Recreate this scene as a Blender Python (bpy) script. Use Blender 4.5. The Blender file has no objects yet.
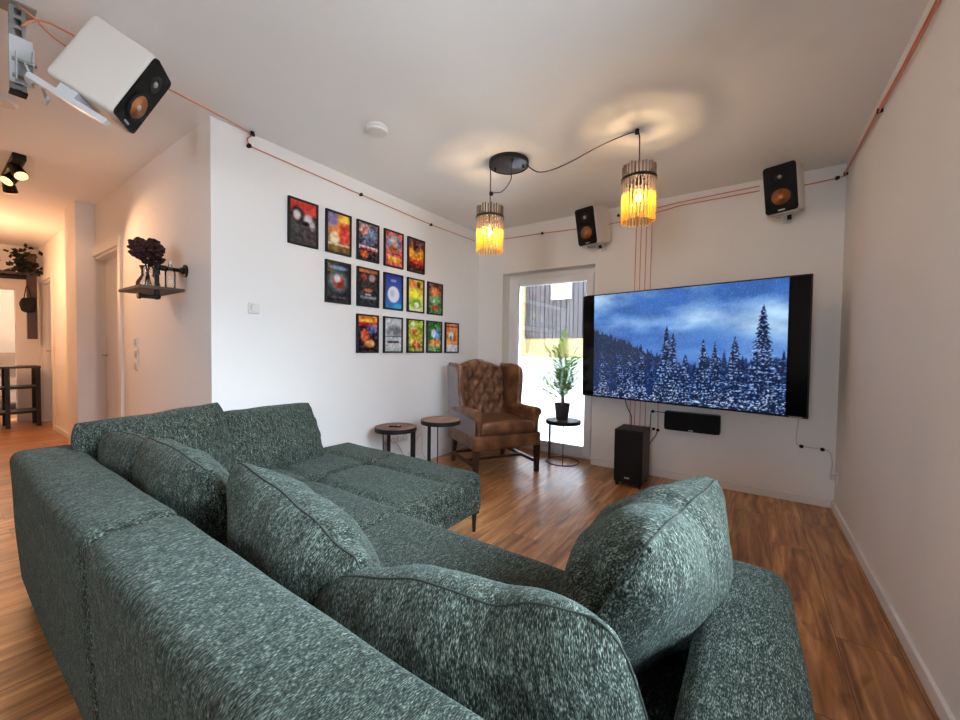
import bpy, bmesh, math, random
import numpy as np
from mathutils import Vector, Matrix, Euler, noise
PI = math.pi
C = bpy.context.scene.collection
random.seed(4)

# ------------------------------------------------------------------ materials
def srgb(r, g, b):
    def f(c):
        c /= 255.0
        return c / 12.92 if c <= 0.04045 else ((c + 0.055) / 1.055) ** 2.4
    return (f(r), f(g), f(b), 1.0)

def newmat(name):
    m = bpy.data.materials.new(name); m.use_nodes = True
    nt = m.node_tree; b = nt.nodes['Principled BSDF']
    return m, nt, b

def N(nt, kind, **kw):
    n = nt.nodes.new(kind)
    for k, v in kw.items():
        if k.startswith('i_'):
            n.inputs[k[2:].replace('_', ' ')].default_value = v
        else:
            setattr(n, k, v)
    return n

def simple(name, col, rough=0.5, metal=0.0, bump=0.0, bscale=200.0, spec=None, coat=0.0):
    m, nt, b = newmat(name)
    b.inputs['Base Color'].default_value = col
    b.inputs['Roughness'].default_value = rough
    b.inputs['Metallic'].default_value = metal
    if spec is not None: b.inputs['Specular IOR Level'].default_value = spec
    b.inputs['Coat Weight'].default_value = coat
    tc = N(nt, 'ShaderNodeTexCoord'); nz = N(nt, 'ShaderNodeTexNoise')
    nz.inputs['Scale'].default_value = bscale; nz.inputs['Detail'].default_value = 4
    nt.links.new(tc.outputs['Object'], nz.inputs['Vector'])
    if bump:
        bp_ = N(nt, 'ShaderNodeBump'); bp_.inputs['Strength'].default_value = bump; bp_.inputs['Distance'].default_value = 0.002
        nt.links.new(nz.outputs['Fac'], bp_.inputs['Height']); nt.links.new(bp_.outputs['Normal'], b.inputs['Normal'])
    else:
        mr = N(nt, 'ShaderNodeMapRange')
        mr.inputs['To Min'].default_value = max(0.02, rough - 0.04); mr.inputs['To Max'].default_value = min(1, rough + 0.04)
        nt.links.new(nz.outputs['Fac'], mr.inputs['Value']); nt.links.new(mr.outputs['Result'], b.inputs['Roughness'])
    return m

def ramp(nt, stops):
    r = N(nt, 'ShaderNodeValToRGB'); cr = r.color_ramp
    while len(cr.elements) < len(stops): cr.elements.new(0.5)
    for e, (p, c) in zip(cr.elements, stops): e.position = p; e.color = c
    return r

def fabric_mat():
    m, nt, b = newmat('green_heather_fabric')
    tc = N(nt, 'ShaderNodeTexCoord'); mp = N(nt, 'ShaderNodeMapping'); mp.inputs['Scale'].default_value = (640, 150, 150)
    n1 = N(nt, 'ShaderNodeTexNoise'); n1.inputs['Scale'].default_value = 1.0; n1.inputs['Detail'].default_value = 3
    mp2 = N(nt, 'ShaderNodeMapping'); mp2.inputs['Scale'].default_value = (120, 34, 34)
    n2 = N(nt, 'ShaderNodeTexNoise'); n2.inputs['Scale'].default_value = 1.0; n2.inputs['Detail'].default_value = 4
    nt.links.new(tc.outputs['Object'], mp.inputs['Vector']); nt.links.new(mp.outputs['Vector'], n1.inputs['Vector'])
    nt.links.new(tc.outputs['Object'], mp2.inputs['Vector']); nt.links.new(mp2.outputs['Vector'], n2.inputs['Vector'])
    mx = N(nt, 'ShaderNodeMath', operation='MULTIPLY_ADD'); mx.inputs[1].default_value = 0.35
    nt.links.new(n2.outputs['Fac'], mx.inputs[0]); nt.links.new(n1.outputs['Fac'], mx.inputs[2])
    r = ramp(nt, [(0.54, srgb(17, 21, 18)), (0.66, srgb(46, 53, 47)), (0.76, srgb(84, 94, 86)), (0.88, srgb(138, 150, 141))])
    nt.links.new(mx.outputs[0], r.inputs['Fac']); nt.links.new(r.outputs['Color'], b.inputs['Base Color'])
    b.inputs['Roughness'].default_value = 0.95; b.inputs['Specular IOR Level'].default_value = 0.15
    b.inputs['Sheen Weight'].default_value = 0.12; b.inputs['Sheen Roughness'].default_value = 0.5
    b.inputs['Sheen Tint'].default_value = srgb(190, 220, 220)
    bp_ = N(nt, 'ShaderNodeBump'); bp_.inputs['Strength'].default_value = 0.7; bp_.inputs['Distance'].default_value = 0.003
    nt.links.new(mx.outputs[0], bp_.inputs['Height']); nt.links.new(bp_.outputs['Normal'], b.inputs['Normal'])
    return m

def floor_mat():
    m, nt, b = newmat('oak_laminate')
    tc = N(nt, 'ShaderNodeTexCoord')
    mp = N(nt, 'ShaderNodeMapping'); mp.inputs['Rotation'].default_value = (0, 0, PI/2); mp.inputs['Location'].default_value = (0.3, 0.07, 0)
    br = N(nt, 'ShaderNodeTexBrick'); br.offset = 0.37; br.inputs['Scale'].default_value = 1.0
    br.inputs['Brick Width'].default_value = 1.3; br.inputs['Row Height'].default_value = 0.19; br.inputs['Mortar Size'].default_value = 0.0012
    br.inputs['Color1'].default_value = (0, 0, 0, 1); br.inputs['Color2'].default_value = (1, 1, 1, 1); br.inputs['Mortar'].default_value = (0, 0, 0, 1)
    nt.links.new(tc.outputs['Object'], mp.inputs['Vector']); nt.links.new(mp.outputs['Vector'], br.inputs['Vector'])
    # grain stretched along Y, shifted per plank
    sh = N(nt, 'ShaderNodeVectorMath', operation='MULTIPLY_ADD'); sh.inputs[1].default_value = (7.3, 11.1, 3.0)
    nt.links.new(br.outputs['Color'], sh.inputs[0]); nt.links.new(tc.outputs['Object'], sh.inputs[2])
    g = N(nt, 'ShaderNodeMapping'); g.inputs['Scale'].default_value = (26, 2.2, 1)
    n1 = N(nt, 'ShaderNodeTexNoise'); n1.inputs['Scale'].default_value = 1; n1.inputs['Detail'].default_value = 8; n1.inputs['Distortion'].default_value = 0.9
    nt.links.new(sh.outputs[0], g.inputs['Vector']); nt.links.new(g.outputs['Vector'], n1.inputs['Vector'])
    g2 = N(nt, 'ShaderNodeMapping'); g2.inputs['Scale'].default_value = (9, 2.6, 1)
    n2 = N(nt, 'ShaderNodeTexNoise'); n2.inputs['Scale'].default_value = 1; n2.inputs['Detail'].default_value = 3; n2.inputs['Distortion'].default_value = 2.0
    nt.links.new(sh.outputs[0], g2.inputs['Vector']); nt.links.new(g2.outputs['Vector'], n2.inputs['Vector'])
    base = ramp(nt, [(0.3, srgb(122, 78, 46)), (0.5, srgb(178, 122, 74)), (0.68, srgb(214, 162, 108))])
    nt.links.new(n1.outputs['Fac'], base.inputs['Fac'])
    knots = ramp(nt, [(0.60, (1, 1, 1, 1)), (0.76, (0.42, 0.36, 0.31, 1))])
    nt.links.new(n2.outputs['Fac'], knots.inputs['Fac'])
    m1 = N(nt, 'ShaderNodeMix', data_type='RGBA', blend_type='MULTIPLY'); m1.inputs[0].default_value = 0.9
    nt.links.new(base.outputs['Color'], m1.inputs[6]); nt.links.new(knots.outputs['Color'], m1.inputs[7])
    tone = ramp(nt, [(0.0, (0.78, 0.76, 0.74, 1)), (1.0, (1.12, 1.1, 1.08, 1))])
    nt.links.new(br.outputs['Color'], tone.inputs['Fac'])
    m2 = N(nt, 'ShaderNodeMix', data_type='RGBA', blend_type='MULTIPLY'); m2.inputs[0].default_value = 1
    nt.links.new(m1.outputs[2], m2.inputs[6]); nt.links.new(tone.outputs['Color'], m2.inputs[7])
    m3 = N(nt, 'ShaderNodeMix', data_type='RGBA', blend_type='MIX'); m3.inputs[7].default_value = srgb(52, 30, 18)
    nt.links.new(br.outputs['Fac'], m3.inputs[0]); nt.links.new(m2.outputs[2], m3.inputs[6])
    nt.links.new(m3.outputs[2], b.inputs['Base Color'])
    rr = N(nt, 'ShaderNodeMapRange'); rr.inputs['To Min'].default_value = 0.27; rr.inputs['To Max'].default_value = 0.36
    nt.links.new(n1.outputs['Fac'], rr.inputs['Value']); nt.links.new(rr.outputs['Result'], b.inputs['Roughness'])
    bp_ = N(nt, 'ShaderNodeBump'); bp_.inputs['Strength'].default_value = 0.12; bp_.inputs['Distance'].default_value = 0.002
    nt.links.new(n1.outputs['Fac'], bp_.inputs['Height']); nt.links.new(bp_.outputs['Normal'], b.inputs['Normal'])
    return m

def wood_mat(name, dark, mid, light, rough=0.4, sc=(30, 3, 3)):
    m, nt, b = newmat(name)
    tc = N(nt, 'ShaderNodeTexCoord'); g = N(nt, 'ShaderNodeMapping'); g.inputs['Scale'].default_value = sc
    n1 = N(nt, 'ShaderNodeTexNoise'); n1.inputs['Scale'].default_value = 1; n1.inputs['Detail'].default_value = 6; n1.inputs['Distortion'].default_value = 0.8
    nt.links.new(tc.outputs['Object'], g.inputs['Vector']); nt.links.new(g.outputs['Vector'], n1.inputs['Vector'])
    r = ramp(nt, [(0.3, dark), (0.5, mid), (0.7, light)])
    nt.links.new(n1.outputs['Fac'], r.inputs['Fac']); nt.links.new(r.outputs['Color'], b.inputs['Base Color'])
    b.inputs['Roughness'].default_value = rough
    return m

def leather_mat():
    m, nt, b = newmat('brown_leather')
    tc = N(nt, 'ShaderNodeTexCoord')
    n1 = N(nt, 'ShaderNodeTexNoise'); n1.inputs['Scale'].default_value = 9; n1.inputs['Detail'].default_value = 7
    n2 = N(nt, 'ShaderNodeTexVoronoi'); n2.inputs['Scale'].default_value = 240
    nt.links.new(tc.outputs['Object'], n1.inputs['Vector']); nt.links.new(tc.outputs['Object'], n2.inputs['Vector'])
    r = ramp(nt, [(0.32, srgb(88, 56, 38)), (0.5, srgb(118, 79, 53)), (0.7, srgb(150, 108, 75))])
    nt.links.new(n1.outputs['Fac'], r.inputs['Fac']); nt.links.new(r.outputs['Color'], b.inputs['Base Color'])
    b.inputs['Roughness'].default_value = 0.28
    bp_ = N(nt, 'ShaderNodeBump'); bp_.inputs['Strength'].default_value = 0.12; bp_.inputs['Distance'].default_value = 0.002
    nt.links.new(n2.outputs['Distance'], bp_.inputs['Height']); nt.links.new(bp_.outputs['Normal'], b.inputs['Normal'])
    return m

def emit(name, col, strength):
    m, nt, b = newmat(name)
    b.inputs['Base Color'].default_value = (0, 0, 0, 1)
    b.inputs['Emission Color'].default_value = col; b.inputs['Emission Strength'].default_value = strength
    return m

def attr_mat(name, emission=0.0, rough=0.3):
    m, nt, b = newmat(name)
    a = N(nt, 'ShaderNodeVertexColor'); a.layer_name = 'Picture'
    if emission:
        b.inputs['Base Color'].default_value = (0.004, 0.004, 0.005, 1)
        nt.links.new(a.outputs['Color'], b.inputs['Emission Color']); b.inputs['Emission Strength'].default_value = emission
    else:
        nt.links.new(a.outputs['Color'], b.inputs['Base Color'])
    b.inputs['Roughness'].default_value = rough
    b.inputs['Specular IOR Level'].default_value = 0.3
    return m

def glass_mat(name, tint=(1, 1, 1, 1), gloss=0.08, rough=0.02):
    m = bpy.data.materials.new(name); m.use_nodes = True; nt = m.node_tree
    for n in list(nt.nodes): nt.nodes.remove(n)
    out = N(nt, 'ShaderNodeOutputMaterial'); t = N(nt, 'ShaderNodeBsdfTransparent'); t.inputs['Color'].default_value = tint
    g = N(nt, 'ShaderNodeBsdfGlossy'); g.inputs['Roughness'].default_value = rough
    fr = N(nt, 'ShaderNodeFresnel'); fr.inputs['IOR'].default_value = 1.45
    ad = N(nt, 'ShaderNodeMath', operation='ADD'); ad.inputs[1].default_value = gloss; ad.use_clamp = True
    mx = N(nt, 'ShaderNodeMixShader')
    nt.links.new(fr.outputs[0], ad.inputs[0]); nt.links.new(ad.outputs[0], mx.inputs[0])
    nt.links.new(t.outputs[0], mx.inputs[1]); nt.links.new(g.outputs[0], mx.inputs[2]); nt.links.new(mx.outputs[0], out.inputs[0])
    return m

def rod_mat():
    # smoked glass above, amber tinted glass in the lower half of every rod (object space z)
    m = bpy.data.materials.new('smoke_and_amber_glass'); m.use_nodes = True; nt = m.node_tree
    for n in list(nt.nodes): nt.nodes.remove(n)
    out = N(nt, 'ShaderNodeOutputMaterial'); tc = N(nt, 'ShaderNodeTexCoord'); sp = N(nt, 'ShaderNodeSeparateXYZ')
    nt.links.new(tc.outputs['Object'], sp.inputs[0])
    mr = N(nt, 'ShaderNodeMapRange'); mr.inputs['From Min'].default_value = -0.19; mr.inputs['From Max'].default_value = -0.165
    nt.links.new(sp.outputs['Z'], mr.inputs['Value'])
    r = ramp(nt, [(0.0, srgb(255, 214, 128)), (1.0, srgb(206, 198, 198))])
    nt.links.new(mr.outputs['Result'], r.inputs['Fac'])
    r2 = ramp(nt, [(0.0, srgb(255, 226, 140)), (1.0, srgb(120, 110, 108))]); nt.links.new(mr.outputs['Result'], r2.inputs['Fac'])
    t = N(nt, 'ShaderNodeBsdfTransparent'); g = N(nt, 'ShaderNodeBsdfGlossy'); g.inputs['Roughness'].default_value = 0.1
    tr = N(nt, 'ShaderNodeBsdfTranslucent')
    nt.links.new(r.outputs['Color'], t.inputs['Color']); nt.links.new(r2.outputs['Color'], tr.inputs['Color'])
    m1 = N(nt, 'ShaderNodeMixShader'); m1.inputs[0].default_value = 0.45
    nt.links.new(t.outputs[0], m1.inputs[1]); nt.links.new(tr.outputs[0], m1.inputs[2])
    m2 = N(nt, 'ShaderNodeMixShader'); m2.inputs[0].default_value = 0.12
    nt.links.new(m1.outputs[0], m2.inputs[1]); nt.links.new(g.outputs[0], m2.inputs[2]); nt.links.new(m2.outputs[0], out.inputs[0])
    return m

def leaf_mat():
    m, nt, b = newmat('palm_leaf')
    b.inputs['Base Color'].default_value = srgb(88, 150, 40); b.inputs['Roughness'].default_value = 0.45
    tr = N(nt, 'ShaderNodeBsdfTranslucent'); tr.inputs['Color'].default_value = srgb(150, 205, 60)
    mx = N(nt, 'ShaderNodeMixShader'); mx.inputs[0].default_value = 0.25; out = nt.nodes['Material Output']
    nt.links.new(b.outputs[0], mx.inputs[1]); nt.links.new(tr.outputs[0], mx.inputs[2]); nt.links.new(mx.outputs[0], out.inputs[0])
    return m

M = {
 'wall': simple('white_wall_paint', srgb(236, 233, 231), 0.9, bump=0.12, bscale=260, spec=0.2),
 'ceil': simple('white_ceiling_paint', srgb(242, 241, 240), 0.95, bump=0.12, bscale=120, spec=0.1),
 'trim': simple('white_lacquer', srgb(232, 230, 228), 0.45),
 'door': simple('white_door_leaf', srgb(222, 220, 222), 0.4),
 'upvc': simple('white_window_profile', srgb(235, 238, 242), 0.35),
 'seam': simple('dark_green_seam_welt', srgb(46, 54, 50), 0.95),
 'floor': floor_mat(), 'fabric': fabric_mat(), 'leather': leather_mat(),
 'sheenleather': simple('painted_sheen_outer_leather', srgb(150, 138, 142), 0.42, bump=0.15, bscale=150),  # brown leather's reflected light painted as a pale grey colour
 'black': simple('satin_black', srgb(15, 15, 16), 0.45, spec=0.25),
 'matblack': simple('matt_black', srgb(14, 14, 15), 0.8),
 'grille': simple('black_cloth_grille', srgb(10, 10, 12), 0.95, bump=0.5, bscale=900),
 'blackmetal': simple('black_powdercoat', srgb(24, 23, 24), 0.5, metal=0.3),
 'canopy': simple('satin_dark_metal', srgb(70, 66, 72), 0.28, metal=0.6),
 'pipe': simple('black_iron_pipe', srgb(34, 28, 30), 0.45, metal=0.5),
 'speaker': simple('white_speaker_shell', srgb(214, 208, 202), 0.5),
 'baffle': simple('black_baffle', srgb(12, 12, 14), 0.6, spec=0.15),
 'coppercone': simple('copper_cone', srgb(226, 146, 92), 0.5, metal=0.1),
 'silver': simple('brushed_silver', srgb(190, 190, 192), 0.3, metal=0.8),
 'zinc': simple('galvanised_steel', srgb(150, 152, 150), 0.42, metal=0.55),
 'bracket': simple('white_steel_bracket', srgb(206, 210, 216), 0.4, metal=0.1),
 'cable': simple('copper_speaker_cable', srgb(218, 140, 112), 0.45, metal=0.1),
 'blackcord': simple('black_cord', srgb(30, 30, 32), 0.6),
 'whitecord': simple('white_cord', srgb(205, 200, 196), 0.6),
 'darkwood': wood_mat('dark_mahogany', srgb(36, 20, 15), srgb(56, 32, 24), srgb(78, 46, 34), 0.35),
 'topwood': wood_mat('walnut_table_top', srgb(84, 52, 38), srgb(116, 76, 56), srgb(142, 98, 74), 0.5),
 'greytop': wood_mat('dark_grey_table_top', srgb(58, 54, 56), srgb(76, 71, 72), srgb(92, 86, 86), 0.5),
 'boardwood': wood_mat('dark_board', srgb(48, 34, 26), srgb(70, 50, 38), srgb(92, 68, 50), 0.6),
 'leaf': leaf_mat(), 'leafdark': simple('dark_trailing_leaf', srgb(18, 26, 17), 0.7),
 'stem': simple('palm_stem', srgb(120, 110, 80), 0.7), 'pot': simple('dark_grey_pot', srgb(62, 60, 66), 0.7, bump=0.2, bscale=80),
 'soil': simple('potting_soil', srgb(44, 32, 24), 0.95, bump=0.6, bscale=150),
 'petal': simple('dark_red_petal', srgb(52, 16, 24), 0.8, bump=0.5, bscale=120),
 'glass': glass_mat('clear_glass', (0.97, 0.985, 0.98, 1), 0.03), 'vase': glass_mat('vase_glass', (0.96, 0.96, 0.95, 1), 0.05),
 'bulb': emit('glowing_filament', srgb(255, 200, 110), 60.0), 'bulbglass': glass_mat('amber_bulb_glass', (1.0, 0.86, 0.6, 1), 0.03),
 'spotglow': emit('glowing_spot_lens', srgb(255, 190, 110), 2.2),
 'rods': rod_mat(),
 'plate': simple('white_plastic', srgb(226, 224, 220), 0.35),
 'screenbar': simple('glossy_black_screen', srgb(6, 6, 8), 0.12, spec=0.25),
 'poster': attr_mat('printed_poster', 0, 0.25), 'tvpic': attr_mat('tv_picture', 0.8, 0.12),
 'slat': simple('weathered_grey_slats', srgb(40, 34, 35), 0.85, bump=0.4, bscale=30),
 'beige': simple('beige_render', srgb(116, 100, 66), 0.9, bump=0.3, bscale=60),
 'balus': simple('white_balustrade', srgb(240, 244, 248), 0.5),
 'paving': simple('pale_paving', srgb(190, 186, 178), 0.9, bump=0.3, bscale=40),
 'neighbourpane': simple('neighbour_blind', srgb(112, 104, 66), 0.6),
 'bed': simple('grey_upholstery', srgb(150, 138, 132), 0.9, bump=0.3, bscale=200),
 'cloth': simple('black_cloth', srgb(18, 17, 18), 0.95, bump=0.3, bscale=150),
 'reed': simple('dry_reed', srgb(190, 130, 84), 0.8),
}

# ------------------------------------------------------------------ mesh helpers
class MB:
    def __init__(s): s.v = []; s.f = []
    def add(s, vs, fs):
        o = len(s.v); s.v += [tuple(v) for v in vs]; s.f += [tuple(i + o for i in f) for f in fs]; return s
    def box(s, x0, x1, y0, y1, z0, z1, mat=None):
        vs = [Vector((x, y, z)) for x in (x0, x1) for y in (y0, y1) for z in (z0, z1)]
        if mat: vs = [mat @ v for v in vs]
        return s.add(vs, [(0,1,3,2),(4,6,7,5),(0,4,5,1),(2,3,7,6),(0,2,6,4),(1,5,7,3)])
    def cyl(s, p0, p1, r0, r1=None, n=20, caps=True):
        r1 = r0 if r1 is None else r1
        p0, p1 = Vector(p0), Vector(p1); d = (p1 - p0).normalized()
        a = d.orthogonal().normalized(); b = d.cross(a)
        vs = []
        for p, r in ((p0, r0), (p1, r1)):
            for i in range(n):
                t = 2*PI*i/n; vs.append(p + (a*math.cos(t) + b*math.sin(t))*r)
        fs = [(i, (i+1) % n, n + (i+1) % n, n + i) for i in range(n)]
        if caps: fs += [tuple(range(n-1, -1, -1)), tuple(range(n, 2*n))]
        return s.add(vs, fs)
    def tube(s, pts, r, n=8, sub=0):
        pts = [Vector(p) for p in pts]
        if sub: pts = smooth_path(pts, sub)
        k = len(pts); vs = []; prev = None
        for i, p in enumerate(pts):
            d = (pts[min(i+1, k-1)] - pts[max(i-1, 0)]).normalized()
            a = d.orthogonal().normalized() if prev is None else (prev - d*prev.dot(d)).normalized()
            prev = a; b = d.cross(a)
            rr = r(i/(k-1)) if callable(r) else r
            for j in range(n):
                t = 2*PI*j/n; vs.append(p + (a*math.cos(t) + b*math.sin(t))*rr)
        fs = [(i*n+j, i*n+(j+1) % n, (i+1)*n+(j+1) % n, (i+1)*n+j) for i in range(k-1) for j in range(n)]
        fs += [tuple(range(n-1, -1, -1)), tuple(range((k-1)*n, k*n))]
        return s.add(vs, fs)
    def lathe(s, prof, c=(0,0,0), n=32, mat=None):
        vs = []; k = len(prof)
        for r, z in prof:
            for j in range(n):
                t = 2*PI*j/n; v = Vector((r*math.cos(t), r*math.sin(t), z))
                if mat: v = mat @ v
                vs.append(v + Vector(c))
        fs = [(i*n+j, i*n+(j+1) % n, (i+1)*n+(j+1) % n, (i+1)*n+j) for i in range(k-1) for j in range(n)]
        ring = len(prof) > 3 and prof[0] == prof[-1]
        if prof[0][0] > 1e-6 and not ring: fs.append(tuple(range(n-1, -1, -1)))
        if prof[-1][0] > 1e-6 and not ring: fs.append(tuple(range((k-1)*n, k*n)))
        return s.add(vs, fs)
    def prism(s, poly, a0, a1, axis='x'):
        # poly: 2-D points; extruded between a0 and a1 along axis
        def P(u, v, a): return {'x': (a, u, v), 'y': (u, a, v), 'z': (u, v, a)}[axis]
        k = len(poly); vs = [P(u, v, a0) for u, v in poly] + [P(u, v, a1) for u, v in poly]
        return s.add(vs, [(i, (i+1) % k, k+(i+1) % k, k+i) for i in range(k)] + [tuple(range(k-1, -1, -1)), tuple(range(k, 2*k))])
    def sphere(s, c, r, n=12, sc=(1,1,1)):
        m = max(6, n//2); vs = []
        for i in range(1, m):
            ph = PI*i/m
            for j in range(n):
                t = 2*PI*j/n
                vs.append(Vector(c) + Vector((r*sc[0]*math.sin(ph)*math.cos(t), r*sc[1]*math.sin(ph)*math.sin(t), r*sc[2]*math.cos(ph))))
        top = len(vs); vs.append(Vector(c) + Vector((0, 0, r*sc[2]))); vs.append(Vector(c) - Vector((0, 0, r*sc[2])))
        fs = [(i*n+j, (i+1)*n+j, (i+1)*n+(j+1) % n, i*n+(j+1) % n) for i in range(m-2) for j in range(n)]
        fs += [(top, j, (j+1) % n) for j in range(n)] + [(top+1, (m-2)*n+(j+1) % n, (m-2)*n+j) for j in range(n)]
        return s.add(vs, fs)
    def rbox(s, lo, hi, r, step=0.04, fn=None, mat=None):
        lo, hi = Vector(lo), Vector(hi); sz = hi - lo
        r = min(r, *(x*0.499 for x in sz)); key = {}; vs = []; fs = []
        def coords(L):
            # finer near the rounded rims
            e = [0, r*0.12, r*0.3, r*0.6, r]; n = max(1, int(round((L-2*r)/step)))
            mid = [r + (L-2*r)*i/n for i in range(1, n)]
            return e + mid + [L-x for x in reversed(e)]
        cs = [coords(sz[i]) for i in range(3)]
        def vid(p):
            k = tuple(round(c, 5) for c in p)
            if k not in key:
                q = Vector([min(max(p[i], r), sz[i]-r) for i in range(3)]); d = Vector(p) - q
                w = q + d.normalized()*r if d.length > 1e-9 else q
                w = w + lo
                if fn: w = fn(w)
                if mat: w = mat @ w
                key[k] = len(vs); vs.append(w)
            return key[k]
        for ax in range(3):
            a, b = (ax+1) % 3, (ax+2) % 3
            for side in (0, 1):
                for i in range(len(cs[a])-1):
                    for j in range(len(cs[b])-1):
                        q = []
                        for ii, jj in ((i,j),(i+1,j),(i+1,j+1),(i,j+1)):
                            p = [0,0,0]; p[ax] = sz[ax]*side; p[a] = cs[a][ii]; p[b] = cs[b][jj]; q.append(vid(p))
                        if len(set(q)) >= 3: fs.append(tuple(q if side else reversed(q)))
        return s.add(vs, fs)

def smooth_path(pts, sub):
    out = []
    k = len(pts)
    for i in range(k-1):
        p0, p1, p2, p3 = pts[max(i-1,0)], pts[i], pts[i+1], pts[min(i+2,k-1)]
        for j in range(sub):
            t = j/sub
            out.append(0.5*((2*p1) + (p2-p0)*t + (2*p0-5*p1+4*p2-p3)*t*t + (3*p1-p0-3*p2+p3)*t**3))
    out.append(pts[-1]); return out

def obj(name, mb, m, parent=None, smooth=False, bevel=0, world=False, seg=2, **props):
    me = bpy.data.meshes.new(name)
    vs = mb.v
    if world and parent is not None:
        inv = Matrix.LocRotScale(parent.location, parent.rotation_euler, None).inverted()
        vs = [inv @ Vector(v) for v in vs]
    me.from_pydata([tuple(v) for v in vs], [], mb.f); me.validate()
    bm = bmesh.new(); bm.from_mesh(me); bmesh.ops.recalc_face_normals(bm, faces=bm.faces)
    if bevel:
        es = [e for e in bm.edges if len(e.link_faces) == 2 and e.calc_face_angle(0) > 0.6]
        bmesh.ops.bevel(bm, geom=es, offset=bevel, segments=seg, affect='EDGES', profile=0.5, clamp_overlap=True)
    bm.to_mesh(me); bm.free()
    if smooth:
        for p in me.polygons: p.use_smooth = True
        if smooth == 'auto':
            try: me.set_sharp_from_angle(angle=math.radians(35))
            except Exception: pass
    me.materials.append(M[m] if isinstance(m, str) else m)
    o = bpy.data.objects.new(name, me); C.objects.link(o)
    if parent is not None: o.parent = parent
    for k, v in props.items(): o[k] = v
    return o

def thing(name, label, cat, loc=(0,0,0), rot=(0,0,0), group=None):
    o = bpy.data.objects.new(name, None); C.objects.link(o); o.empty_display_size = 0.1
    o.location = loc; o.rotation_euler = rot; o['label'] = label; o['category'] = cat
    if group: o['group'] = group
    return o

def tag(o, label, cat, group=None, kind=None):
    o['label'] = label; o['category'] = cat
    if group: o['group'] = group
    if kind: o['kind'] = kind
    return o

def centred(o):
    # put a one-mesh thing's origin at the middle of its underside
    me = o.data; xs = np.empty(len(me.vertices)*3); me.vertices.foreach_get('co', xs); xs = xs.reshape(-1, 3)
    c = (xs.max(0)+xs.min(0))/2; c[2] = xs[:, 2].min()
    me.transform(Matrix.Translation(-Vector(c))); o.location = Vector(c); return o

def dup(root, loc=None, rot=None, label=None, group=None):
    r = root.copy(); C.objects.link(r)
    if loc is not None: r.location = loc
    if rot is not None: r.rotation_euler = rot
    if label: r['label'] = label
    if group: r['group'] = group
    for ch in list(root.children):
        c = ch.copy(); C.objects.link(c); c.parent = r
        for g in list(ch.children):
            d = g.copy(); C.objects.link(d); d.parent = c
    return r

def struct(name, mb, m, parent=None, bevel=0, smooth=False, **props):
    o = obj(name, mb, m, parent, bevel=bevel, smooth=smooth, **props)
    if parent is None: o['kind'] = 'structure'
    return o

# ------------------------------------------------------------------ room dimensions
R, D, L, NY, H = 0.5276, 3.8178, -2.6839, 1.0139, 2.5
T = 0.14
XE = -8.6            # end wall of the hallway
YF = -3.0            # wall behind the camera
DX0, DX1, DZ = -2.345, -1.285, 1.99     # balcony door reveal

struct('floor', MB().box(-11.3, R+T, YF-T, D+0.30, -0.1, 0), 'floor')
struct('ceiling', MB().box(-11.3, R+T, YF-T, D+0.30, H, H+0.12), 'ceil')
WY0, WY1 = 0.30, 1.60   # assumed window in the right wall, unseen, put in to supply daylight
struct('wall_right', MB().box(R, R+T, WY1, D+0.30, 0, H).box(R, R+T, YF-T, WY0, 0, H).box(R, R+T, WY0, WY1, 0, 0.85).box(R, R+T, WY0, WY1, 2.30, H), 'wall')
w = MB().box(L-T, DX0, D, D+0.30, 0, H).box(DX1, R, D, D+0.30, 0, H).box(DX0, DX1, D, D+0.30, DZ, H)
struct('wall_back', w, 'wall')
struct('wall_left', MB().box(L-T, L, NY+0.12, D, 0, H), 'wall')
# hallway wall with two doorways
w = MB().box(-4.52, L, NY, NY+0.12, 0, H).box(-7.5, -5.40, NY, NY+0.12, 0, H).box(XE, -8.35, NY, NY+0.12, 0, H)
w.box(-5.40, -4.52, NY, NY+0.12, 1.99, H).box(-8.35, -7.5, NY, NY+0.12, 1.99, H)
struct('wall_hall', w, 'wall')
w = MB().box(XE-0.12, XE, 0.80, NY+0.12, 0, H).box(XE-0.12, XE, -0.05, 0.80, 1.88, H)
struct('wall_end', w, 'wall')
struct('wall_hall_opposite', MB().box(XE, -3.3, -0.19, -0.05, 0, H).box(-11.3, XE, -1.14, -1.0, 0, H).box(XE-0.12, XE, -1.0, -0.05, 0, H), 'wall')
struct('wall_side', MB().box(-3.44, -3.3, YF, -0.19, 0, H), 'wall')
struct('wall_bedroom', MB().box(-11.3, -11.2, -1.0, 2.0, 0, H).box(-11.2, XE-0.12, 1.9, 2.0, 0, H), 'wall')
# wall behind the camera with an unseen window added for daylight
w = MB().box(-3.3, -0.9, YF-T, YF, 0, H).box(0.0, R, YF-T, YF, 0, H).box(-0.9, 0.0, YF-T, YF, 2.10, H).box(-0.9, 0.0, YF-T, YF, 0, 1.0)
struct('wall_front', w, 'wall')
def window(n, m4, w_, z0, z1):
    a, b = -w_/2, w_/2
    f = MB()
    for q in ((a, b, z0, z0+.07), (a, b, z1-.07, z1), (a, a+.07, z0+.07, z1-.07), (b-.07, b, z0+.07, z1-.07)): f.box(q[0], q[1], 0.04, 0.10, q[2], q[3], mat=m4)
    wn = struct('window_%d' % n, f, 'upvc', bevel=0.004)
    obj('pane', MB().box(a+.07, b-.07, 0.065, 0.075, z0+.07, z1-.07, mat=m4), 'glass', wn)
window(1, Matrix.Translation((-0.45, YF, 0)) @ Matrix.Rotation(PI, 4, 'Z'), 0.9, 1.0, 2.1)
window(2, Matrix.Translation((R, (WY0+WY1)/2, 0)) @ Matrix.Rotation(-PI/2, 4, 'Z'), WY1-WY0, 0.85, 2.30)

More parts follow.
